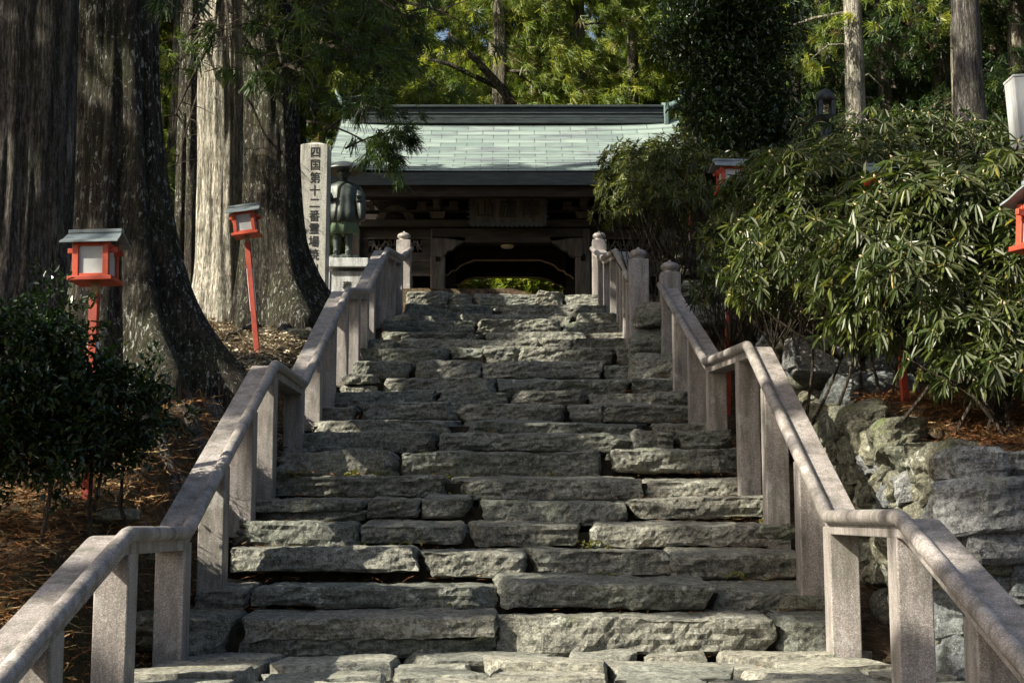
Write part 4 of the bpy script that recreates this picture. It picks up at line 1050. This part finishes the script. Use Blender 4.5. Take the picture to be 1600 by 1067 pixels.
GAPS += [(tuple(p3(420, 540, 17.5)), .9), (tuple(p3(340, 525, 18)), .7), (tuple(p3(370, 505, 19)), .9), (tuple(p3(475, 525, 18)), .6), (tuple(p3(720, 490, 21.5)), .5), (tuple(p3(900, 530, 20)), .5), (tuple(p3(800, 545, 19)), .3), (tuple(p3(300, 700, 11)), .35), (tuple(p3(250, 745, 10.4)), .3), (tuple(p3(330, 620, 12.6)), .35), (tuple(p3(30, 850, 8)), .3), (tuple(p3(110, 830, 8.6)), .3), (tuple(p3(60, 720, 10)), .45), (tuple(p3(190, 760, 9.8)), .35), (tuple(p3(150, 400, 9.8)), .22), (tuple(p3(385, 350, 17)), .25)]
GAPS += [(tuple(p3(x, y, d)), r) for x, y, d, r in [(1300, 330, 11.5, .45), (1400, 400, 10.5, .4), (1500, 330, 10, .35), (1250, 420, 12, .4), (1200, 300, 13, .4), (1480, 480, 9.6, .3), (1350, 260, 13, .35), (1040, 270, 19, .7), (1000, 320, 19, .5), (1400, 640, 10.5, .35), (1240, 510, 13, .4), (1330, 600, 11.4, .25), (1230, 540, 13.5, .4), (1400, 690, 9.6, .3), (1310, 740, 10, .35), (1540, 620, 9.3, .3), (1600, 330, 8.3, .4), (1590, 200, 12, .7)]]
for q in range(14):
    GAPS.append((tuple(p3(620+q*26, 470+(q*37 % 50), 22.5)), .45)); GAPS.append((tuple(p3(400+(q*53 % 130), 470+(q*29 % 60), 19.5)), .5))
for q in range(22):
    GAPS.append((tuple(Vector((random.uniform(-4, 4), 30.4+random.random()*3.4, 8.6))), random.choice((.3, .45, .6))))
GAPS += [((2, 31, 8.2), .5), ((-1, 31.5, 8.3), .5), ((0.5, 33, 9.2), .4)]

giant(32, 440, 14.8, .59, .25, 1.0, 6, M['bark_grey'], 'straight grey brown giant cedar trunk filling the left edge of the frame', 3, (0, 0), crown=(260, 4.0, 10.5, 18), gaps=GAPS, furrow=.03)
tb = giant(184, 560, 13.4, .36, .85, .90, 9, M['bark_dark'], 'dark lichen spotted giant cedar with a broad flared foot behind the nearer red lantern', 8, (-.03, 0), side=-.2, crown=(260, 4.0, 10.5, 18), gaps=GAPS, furrow=.05)
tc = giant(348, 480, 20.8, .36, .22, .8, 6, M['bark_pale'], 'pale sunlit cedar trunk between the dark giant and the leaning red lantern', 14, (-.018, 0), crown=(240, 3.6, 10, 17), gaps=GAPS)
td = giant(424, 470, 20.2, .38, .80, .75, 6, M['bark_dark'], 'dark half lit cedar whose flared foot reaches the carved stone pillar', 19, (-.03, 0), side=-.1, crown=(240, 3.6, 10, 17), gaps=GAPS)
te = giant(292, 440, 25, .24, .15, .6, 5, M['bark_dark'], 'slim dark cedar trunk seen behind the gap left of the pale trunk', 27, (0, 0), crown=(300, 3, 8, 17), gaps=GAPS)

# overhanging sprays, part of the half lit cedar: clumps placed along real boughs
def boughs(tree, mat, specs, per, K=30, L=.20, W=.016, name='bough_foliage', mean=.35, sag=.25, spread=.75, smin=0):
    org = tree.location; mb = MB(); C = []; D = []
    for (a, b, rad, n, thick) in specs:
        A = p3(*a)-org; B = p3(*b)-org; mid = (A+B)/2+Vector((0, 0, sag*(B-A).length*.3))
        path = [A*(1-s)**2+mid*2*s*(1-s)+B*s*s for s in np.linspace(0, 1, 9)]
        mb.tube(path, [thick*(1-s*.85)+.004 for s in np.linspace(0, 1, 9)], 6)
        for k in range(n):
            s = smin+(1-smin)*rng.random()**.7; p = A*(1-s)**2+mid*2*s*(1-s)+B*s*s
            off = rng.normal(size=3)*np.array([1, 1, .55])*rad*(.35+.65*s); c = np.array(p)+off; c[2] -= abs(off[0])*.25
            dd = off/max(np.linalg.norm(off), 1e-6)+np.array((B-A).normalized())*.6+np.array([0, 0, -.55]); C.append(c); D.append(dd)
            if k % 3 == 0: mb.tube([tuple(p), tuple(np.array(p)*.5+c*.5+np.array([0, 0, .03])), tuple(c)], [.010, .007, .003], 4)
    C = np.array(C); D = unit(np.array(D)); kk = cull_gaps(C, org, [(p, r-.15) for p, r in GAPS if r > .3 and p[1] > 18.5]); C = C[kk]; D = D[kk]
    V, rr = tufts(C, D, np.clip(rng.normal(mean, .2, len(C)), .08, 1), K=K, L=L, W=W, spread=spread, droop=.3)
    mesh_obj(name, quads_mesh(name, V, rr), mat, tree); mb.build('bough', M['twig'], tree, smooth=True)
boughs(td, M['cedar'], [((420, 30, 20), (560, 80, 17), .5, 60, .05), ((420, 40, 20), (440, 100, 17.5), .45, 56, .05), ((415, -40, 20), (520, 40, 17), .6, 70, .06), ((415, -60, 20), (640, 30, 17), .6, 80, .06),
    ((440, 60, 19), (600, 110, 17), .42, 50, .04), ((430, 100, 19), (500, 140, 17), .32, 36, .035), ((400, -20, 20), (405, 90, 17.8), .4, 50, .05), ((420, -80, 20), (600, -20, 16.5), .6, 60, .05), ((450, 0, 20), (700, 20, 18), .5, 50, .05)], 0, mean=.33, K=34)
boughs(td, M['cedar'], [((480, 190, 17), (618, 255, 15), .11, 24, .012), ((540, 232, 15.8), (632, 205, 15), .12, 20, .009), ((510, 205, 16.4), (590, 155, 15.2), .15, 24, .01)], 0, mean=.28, K=40, L=.17, W=.010, spread=.55, smin=.62)
boughs(tc, M['cedar'], [((345, -20, 21), (290, 60, 18.5), .5, 55, .05), ((345, 20, 21), (275, 110, 19), .45, 50, .04), ((345, 40, 21), (270, 190, 19.5), .4, 46, .04), ((340, -60, 21), (360, 60, 18.5), .45, 46, .04), ((340, 60, 22), (275, 260, 21), .32, 34, .03), ((345, -30, 21), (330, 100, 19), .3, 30, .03)], 0, mean=.5, K=34)
# bough at the top left crossing the dark trunk
boughs(tb, M['cedar_dark'], [((240, 0, 13), (285, -10, 12), .1, 6, .05)], 0)
# roots
def root(tree, pts, r0):
    org = tree.location; P = []
    for i, (px, py, d) in enumerate(pts):
        c = p3(px, py, d); c.z = gz(c.x, c.y)+.08; P.append(c-org)
    Q = []
    for a, b in zip(P, P[1:]):
        for k in range(5): Q.append(a.lerp(b, k/5)+Vector((random.uniform(-.02, .02), random.uniform(-.02, .02), random.uniform(-.01, .025))))
    Q.append(P[-1]-Vector((0, 0, .06)))
    MB().tube(Q, [r0*(1-.75*i/len(Q))*(1+random.uniform(-.15, .15)) for i in range(len(Q))], 10, jit=.08)\
        .build('root', M['bark_grey'], tree, smooth=True)
for pts, r in [([(300, 590, 13.2), (360, 625, 12.8), (400, 660, 12.6)], .13), ([(250, 620, 13), (310, 660, 12), (350, 690, 11.6)], .12), ([(200, 640, 12.6), (240, 690, 11.4), (300, 735, 10.9)], .10),
               ([(330, 575, 13.5), (400, 600, 13.6), (425, 610, 13.5)], .10), ([(150, 640, 12.5), (170, 700, 11), (230, 760, 10.3)], .08), ([(280, 600, 12.8), (330, 640, 12), (380, 655, 12.3)], .07), ([(230, 700, 11.6), (280, 722, 11.2), (330, 715, 11.3)], .06), ([(60, 640, 12.3), (60, 720, 10.6), (120, 760, 10)], .07)]:
    root(tb, pts, r)
for pts, r in [([(480, 490, 19.6), (500, 520, 18.2), (515, 540, 17.5)], .09), ([(450, 495, 19.6), (440, 520, 18.6), (480, 545, 17.5)], .06), ([(400, 495, 20), (380, 530, 18.4), (350, 560, 17.4)], .05), ([(500, 470, 20), (530, 480, 19), (545, 500, 18)], .08)]:
    root(td, pts, r)

# trees up-sun of the stairs whose crowns dapple the light
shade_spots = [(-8.5, 0, 8, 15), (-13, 3.5, 9, 18), (-10.5, 8, 8.5, 16.5), (-16.5, 9.5, 11, 20), (-7, -5, 8, 15), (-12.5, -3, 10, 18), (-13.5, 13.5, 10, 18), (-17.5, 1, 12, 22), (-11.5, 24.5, 12.5, 20)]
for k, (x, y, z0, z1) in enumerate(shade_spots):
    b = gz(x, y, False); t = empty('cedar_tree', (x, y, b), 'tall cedar on the slope left of the photographer, crown high above', 'tree', 'cedars left of the photographer')
    C, D, bz, ba = crown_pts(330, 4.0, z0-b, z1-b, 200+k, hollow=.02)
    kk = cull_gaps(C, t.location, GAPS)
    V, rr = tufts(C[kk], D[kk], np.full(int(kk.sum()), .4), K=18, L=.6, W=.12, spread=.9, droop=.3)
    mesh_obj('crown', quads_mesh('crown', V, rr), M['cedar'], t)
    V2, F2 = trunk_mesh(z1-b-.5, .35, .2, .6, 6, k, n=16, rows=26, furrow=.03, taper=.03); mb = MB(); mb.v = V2; mb.f = F2; limbs(mb, bz, ba, 4.2, z0-b, z1-b, .06, 4); mb.build('trunk', M['bark_dark'], t, smooth=True)

# ---------------------------------------------------------------- shrubs
def rhodo(px, py, d, rad, whorls, label, L=.132, W=.024, seed=0, K=9, stems=14, mean=.55, twigs=True, name='rhododendron', dmat='rhodo', flatb=.55):
    c = p3(px, py, d); zb = gz(c.x, d)-.05; t = empty(name, (c.x, d, zb), label, 'bush', 'evergreen rhododendron bushes'); r_ = np.random.default_rng(seed)
    q = unit(r_.normal(size=(whorls, 3))); q[:, 2] = np.where(q[:, 2] < -flatb, -q[:, 2], q[:, 2])
    rr0 = (.55+.45*r_.random(whorls)**.5)
    lump = np.array([1+.45*noise.noise(Vector(v)*2.1+Vector((seed, 0, 0))) for v in q])
    P = q*(rr0*lump)[:, None]*np.array(rad)+np.array([0, 0, c.z-zb])
    Wd = unit(q+np.array([0, 0, .35])+r_.normal(size=q.shape)*.3)
    # K leaves round each shoot tip, drooping
    a = (np.arange(K)/K*2*np.pi)[None, :]+r_.random((whorls, 1))*6.28
    e1 = unit(np.cross(Wd, np.array([0.3, .2, 1.]))); e2 = np.cross(Wd, e1)
    out = e1[:, None, :]*np.cos(a)[..., None]+e2[:, None, :]*np.sin(a)[..., None]
    fwd = r_.uniform(-.1, .6, (whorls, 1, 1)); dr = r_.uniform(-.1, 1.15, (whorls, 1))
    Dl = out+Wd[:, None, :]*fwd+r_.normal(size=out.shape)*.16; Dl[..., 2] -= dr
    Pl = (P[:, None, :]+out*.008).reshape(-1, 3)
    rn = np.clip(np.repeat(r_.normal(mean, .22, whorls), K)+r_.normal(size=whorls*K)*.08, .06, 1); rn = np.where(r_.random(whorls*K) < .012, 0, rn)
    V, rv = leaves(Pl, Dl.reshape(-1, 3), rn, L, W, droop=.12, fold=.3)
    mesh_obj('foliage', quads_mesh('foliage', V, rv), M[dmat], t)
    mb = MB(); rs = random.Random(seed)
    for k in range(stems):
        a0 = rs.uniform(0, 6.28); f = Vector((math.cos(a0)*rad[0]*.7*rs.random(), math.sin(a0)*rad[1]*.35*rs.random(), -.05))
        j = rs.randrange(whorls); e = Vector(P[j]); m1 = f.lerp(e, .5)+Vector((rs.uniform(-.15, .15), rs.uniform(-.15, .15), .05))
        mb.tube([f, f.lerp(m1, .5)+Vector((.03, 0, 0)), m1, e], [.017, .014, .010, .004], 6)
        for _ in range(7):
            jj = min((rs.randrange(whorls) for _ in range(8)), key=lambda q_: (Vector(P[q_])-m1).length); mb.tube([m1, m1.lerp(Vector(P[jj]), .5)+Vector((0, 0, -.03)), Vector(P[jj])], [.010, .007, .004], 4)
    mb.build('stem', M['twig'], t, smooth=True)
    # buds at the shoot tips
    bd = MB()
    for j in range(0, whorls, 3): p = Vector(P[j]); w_ = Vector(Wd[j]); bd.tube([p, p+w_*.012, p+w_*.028], [.006, .009, .002], 5)
    tag(bd.build('buds', M['gold'], t), kind='stuff')
    return t
rhodo(1540, 440, 10.0, (1.15, 1.0, .88), 1900, 'large rhododendron with long drooping leaves reaching over the near terrace', seed=1, stems=12)
rhodo(1575, 560, 9.3, (.55, .4, .40), 210, 'low rhododendron shoots drooping almost to the red needles near the right edge', seed=8, stems=5)
rhodo(1335, 375, 12.2, (1.05, 1.0, .80), 1400, 'broad rhododendron whose leaves cover the red lantern post above the upper stone wall', flatb=.62, seed=2, stems=9)
rhodo(1225, 350, 14.2, (.80, .9, .72), 760, 'rhododendron on the edge of the stairs in front of the dark broadleaf tree', flatb=.6, seed=3, stems=14)
rhodo(1450, 275, 14.5, (1.7, 1.0, .62), 560, 'dim rhododendron at the back with upright straggly shoots below the grey cedar', seed=4, stems=16, mean=.35)
rhodo(1040, 312, 19.4, (1.0, .9, .85), 1150, 'rounded small leaved rhododendron between the upper railing and the gate', L=.12, W=.020, seed=5, K=10, stems=16, mean=.85, flatb=.35)  # mean tone raised so the leaf colour itself carries sunlight
rhodo(1160, 440, 15.8, (.5, .6, .45), 120, 'low rhododendron shoots hanging over the boulders behind the railing', seed=6, stems=8, mean=.4)
rhodo(1650, 370, 12.3, (.9, .8, .8), 320, 'rhododendron behind the lantern at the right frame edge', seed=7, stems=8, mean=.45)
# shrub at lower left
def shrub(px, py, d, rad, n, label, seed, L=.055, W=.026, mean=.4, cat='bush'):
    c = p3(px, py, d); zb = gz(c.x, d)-.05; t = empty('evergreen_shrub', (c.x, d, zb), label, cat, 'small leaved shrubs at the lower left'); r_ = np.random.default_rng(seed)
    nc = n//28; q = unit(r_.normal(size=(nc, 3)))*(.45+.55*r_.random((nc, 1))**.6); lump = np.array([1+.75*noise.noise(Vector(v)*2.6+Vector((seed, 2, 0))) for v in q])
    Pc = q*lump[:, None]*np.array(rad)+np.array([0, 0, c.z-zb])
    sd = unit(q+r_.normal(size=q.shape)*.6+np.array([0, 0, .2])); k = 28; s = r_.random((nc, k, 1))
    P = (Pc[:, None, :]+sd[:, None, :]*(s-.5)*.24+r_.normal(size=(nc, k, 3))*.022).reshape(-1, 3)
    D = (sd[:, None, :]*.5+r_.normal(size=(nc, k, 3))*.8).reshape(-1, 3)
    V, rv = leaves(P, D, np.clip(r_.normal(mean, .22, len(P)), 0, 1), L, W, fold=.3)
    mesh_obj('foliage', quads_mesh('foliage', V, rv), M['shrub'], t)
    mb = MB(); rs = random.Random(seed)
    for kx in range(3):
        f = Vector((rs.uniform(-.25, .25), rs.uniform(-.2, .2), 0)); m1 = f+Vector((rs.uniform(-.1, .1), 0, (c.z-zb)*.65))
        mb.tube([f, (f+m1)/2+Vector((rs.uniform(-.06, .06), 0, 0)), m1], [.018, .014, .010], 8)
        for _ in range(9):
            e = Vector(Pc[rs.randrange(nc)]); mb.tube([m1, m1.lerp(e, .5)+Vector((0, 0, .04)), e], [.012, .008, .003], 5)
    mb.build('stem', M['twig'], t, smooth=True); return t
shrub(30, 600, 9.0, (.58, .5, .62), 10500, 'dark glossy evergreen shrub in front of the grey trunk at the left edge', 1)
shrub(150, 645, 9.3, (.50, .42, .36), 5500, 'low spreading dark shrub wrapped round the post of the nearer left lantern', 2)
shrub(1180, 520, 17.5, (.3, .3, .16), 1500, 'small tuft of leaves on the rocks above the upper stone wall', 3, L=.08, W=.03)

# ---------------------------------------------------------------- needle litter and grass
def litter(name, label, n, sampler, mat, L=.16, W=.006, twig=5, mean=.5, cat='litter', zf=gz):
    P = []; A = []
    for _ in range(n):
        x, y = sampler(); z = zf(x, y)+.01+random.random()*.035; P.append((x, y, z))
    P = np.array(P); n = len(P); a = rng.random(n)*6.28; tilt = rng.normal(size=n)*.22
    d0 = np.stack([np.cos(a), np.sin(a), tilt], 1); s0 = np.stack([-np.sin(a), np.cos(a), rng.normal(size=n)*.3], 1); curl = rng.normal(size=n)*.6
    ln = L*(.5+rng.random(n)); out = []; rn = []
    base = np.clip(rng.normal(mean, .25, n), 0, 1)
    nseg = 4; prev = P; dirv = d0
    for k in range(nseg):
        an = curl*(k+1)/nseg; dv = unit(d0*np.cos(an)[:, None]+s0*np.sin(an)[:, None]); nxt = prev+dv*(ln/nseg)[:, None]
        w = W*(1-.15*k); up = np.array([0, 0, 1.]); sv = unit(np.cross(dv, up+rng.normal(size=(n, 3))*.5))*w
        out.append(np.stack([prev-sv, prev+sv, nxt+sv, nxt-sv], 1)); rn.append(base)
        for j in range(twig-3):  # side needles
            sdv = unit(dv+s0*rng.choice([-1, 1], n)[:, None]*.8+rng.normal(size=(n, 3))*.25); e = nxt+sdv*(ln*.22)[:, None]; s2 = unit(np.cross(sdv, up))*w*.6
            out.append(np.stack([nxt-s2, nxt+s2, e+s2*.5, e-s2*.5], 1)); rn.append(base)
        prev = nxt
    me = quads_mesh(name, np.concatenate(out), np.concatenate(rn)); o = mesh_obj(name, me, mat); tag(o, label, cat, kind='stuff'); return o
def sL():
    while True:
        y = random.uniform(6, 12.8); x = random.uniform(-.40*y-.3, -2.3)
        if random.random() < 1: return x, y
litter('fallen_needles', 'brown cedar twigs and needles covering the ground left of the lower railing', 7500, sL, M['needles'], .17, .0045, 5, .72)
def sR():
    y = random.uniform(8.4, 13.0); return random.uniform(2.85, .42*y+.4), y
litter('fallen_needles', 'reddish fallen needles lying on the terrace under the rhododendrons', 6500, sR, M['needles'], .16, .0045, 5, .5)
def sR2(): y = random.uniform(13.3, 17); return random.uniform(2.9, .3*y+.6), y
litter('fallen_needles', 'rust brown needles on the upper terrace below the lantern posts', 2200, sR2, M['needles'], .16, .006, 5, .5)
def sL2(): y = random.uniform(13.5, 23); return random.uniform(-.30*y-.2, -2.25), y
litter('leaf_litter', 'pale dry litter on the sunlit bank round the far left lantern', 9000, sL2, M['litter'], .13, .013, 4, .5)
def sH(): y = random.uniform(16, 25); return random.uniform(4.5, 9.5), y
litter('leaf_litter', 'dry leaves scattered over the right hillside behind the bushes', 3000, sH, M['litter'], .16, .02, 4, .45)
def sS(): y = random.uniform(9.4, 24); return random.choice([-1, 1])*random.uniform(1.55, 2.1)*(1 if y < 17 else .85), y
def sT():
    i = random.randrange(3, len(TD2)-1); d0, d1 = TD2[i], TD2[i+1]; y = d1-.04-(d1-d0)*.8*random.random()**2; l, r = edges(y); q = random.random()
    x = random.uniform(l, r) if q < .45 else (l+abs(random.gauss(0, .3)) if q < .72 else r-abs(random.gauss(0, .3))); return x, y
litter('fallen_needles', 'few brown needles and twigs caught on the slate treads', 1500, sT, M['needles'], .09, .0035, 5, .5, zf=lambda x, y: stepz(y)-.01)
wp = []
for _ in range(46):
    i = random.randrange(4, 20); l, r = edges(TD2[i]); wx = random.uniform(l, r); wp += [(wx+random.gauss(0, .05), TD2[i+1]-.02+random.gauss(0, .012), TZ2[i]-.005+random.random()*.05) for _ in range(random.randrange(4, 16))]
V, rr = leaves(np.repeat(np.array(wp), 4, 0), rng.normal(size=(len(wp)*4, 3))+np.array([0, -.5, .5]), rng.random(len(wp)*4), .035, .02)
tag(mesh_obj('weeds', quads_mesh('weeds', V, rr), M['grass']), 'tiny green weeds sprouting in the joints of the stone steps', 'weeds', kind='stuff')
# a little grass by the pale trunk
gp = []
for _ in range(2600): y = random.uniform(23, 27); gp.append((random.uniform(-.235*y, -.20*y), y))
Cg = np.array([(x, y, gz(x, y)) for x, y in gp]); V, rr = tufts(Cg, np.tile([0, 0, 1.], (len(Cg), 1)), rng.random(len(Cg)), K=6, L=.16, W=.012, spread=.5, droop=-.1)
tag(mesh_obj('grass', quads_mesh('grass', V, rr), M['grass']), 'pale grass growing left of the pale cedar trunk', 'grass', kind='stuff')
# undergrowth beyond the gate
for k, px in enumerate((700, 760, 815, 870, 925)):
    c = p3(px, 446, 39+k % 2); t = empty('understory_bush', (c.x, c.y, gz(c.x, c.y)), 'sunlit green bush seen through the gate opening', 'bush', 'sunlit bushes seen through the gate opening')
    q = unit(rng.normal(size=(260, 3)))*np.cbrt(rng.random((260, 1)))*np.array([.8, .7, .75])+np.array([0, 0, c.z-t.location.z+.1])
    V, rr = tufts(q, unit(q), np.clip(rng.normal(.6, .3, 260), 0, 1), K=16, L=.3, W=.05, spread=1); mesh_obj('foliage', quads_mesh('foliage', V, rr), M['cedar_far'], t)
    MB().tube([(0, 0, -.1), (.05, 0, .4), (-.05, 0, c.z-t.location.z)], [.05, .04, .02], 6).build('stem', M['twig'], t)

# ---------------------------------------------------------------- light and camera
W = bpy.data.worlds.new('World'); S.world = W; W.use_nodes = True; nt = W.node_tree
sky = nt.nodes.new('ShaderNodeTexSky'); sky.sky_type = 'NISHITA'; sky.sun_disc = False
elev = math.asin(SUN.z); az = math.atan2(SUN.x, SUN.y)
sky.dust_density = 4; sky.ozone_density = .6; sky.sun_elevation = elev; sky.sun_rotation = az
nt.links.new(sky.outputs[0], nt.nodes['Background'].inputs[0]); nt.nodes['Background'].inputs[1].default_value = .08
sl_ = bpy.data.lights.new('sun', 'SUN'); sl_.energy = 5.0; sl_.angle = R(.5); sl_.color = (1, .94, .80)
so = bpy.data.objects.new('sun', sl_); COL.objects.link(so); so.rotation_euler = SUN.to_track_quat('Z', 'Y').to_euler()
cam = bpy.data.cameras.new('camera'); cam.sensor_width = 36; cam.lens = F/1600*36; cam.clip_start = .1; cam.clip_end = 3000
co = bpy.data.objects.new('camera', cam); COL.objects.link(co); co.rotation_euler = (math.pi/2+TH, 0, 0); S.camera = co
S.view_settings.view_transform = 'Standard'; S.view_settings.look = 'None'; S.view_settings.exposure = 1.3; S.view_settings.gamma = 1
S.cycles.max_bounces = 5; S.cycles.diffuse_bounces = 3; S.cycles.glossy_bounces = 2; S.cycles.transmission_bounces = 3; S.cycles.use_denoising = True
S.cycles.use_adaptive_sampling = True; S.cycles.adaptive_threshold = .02
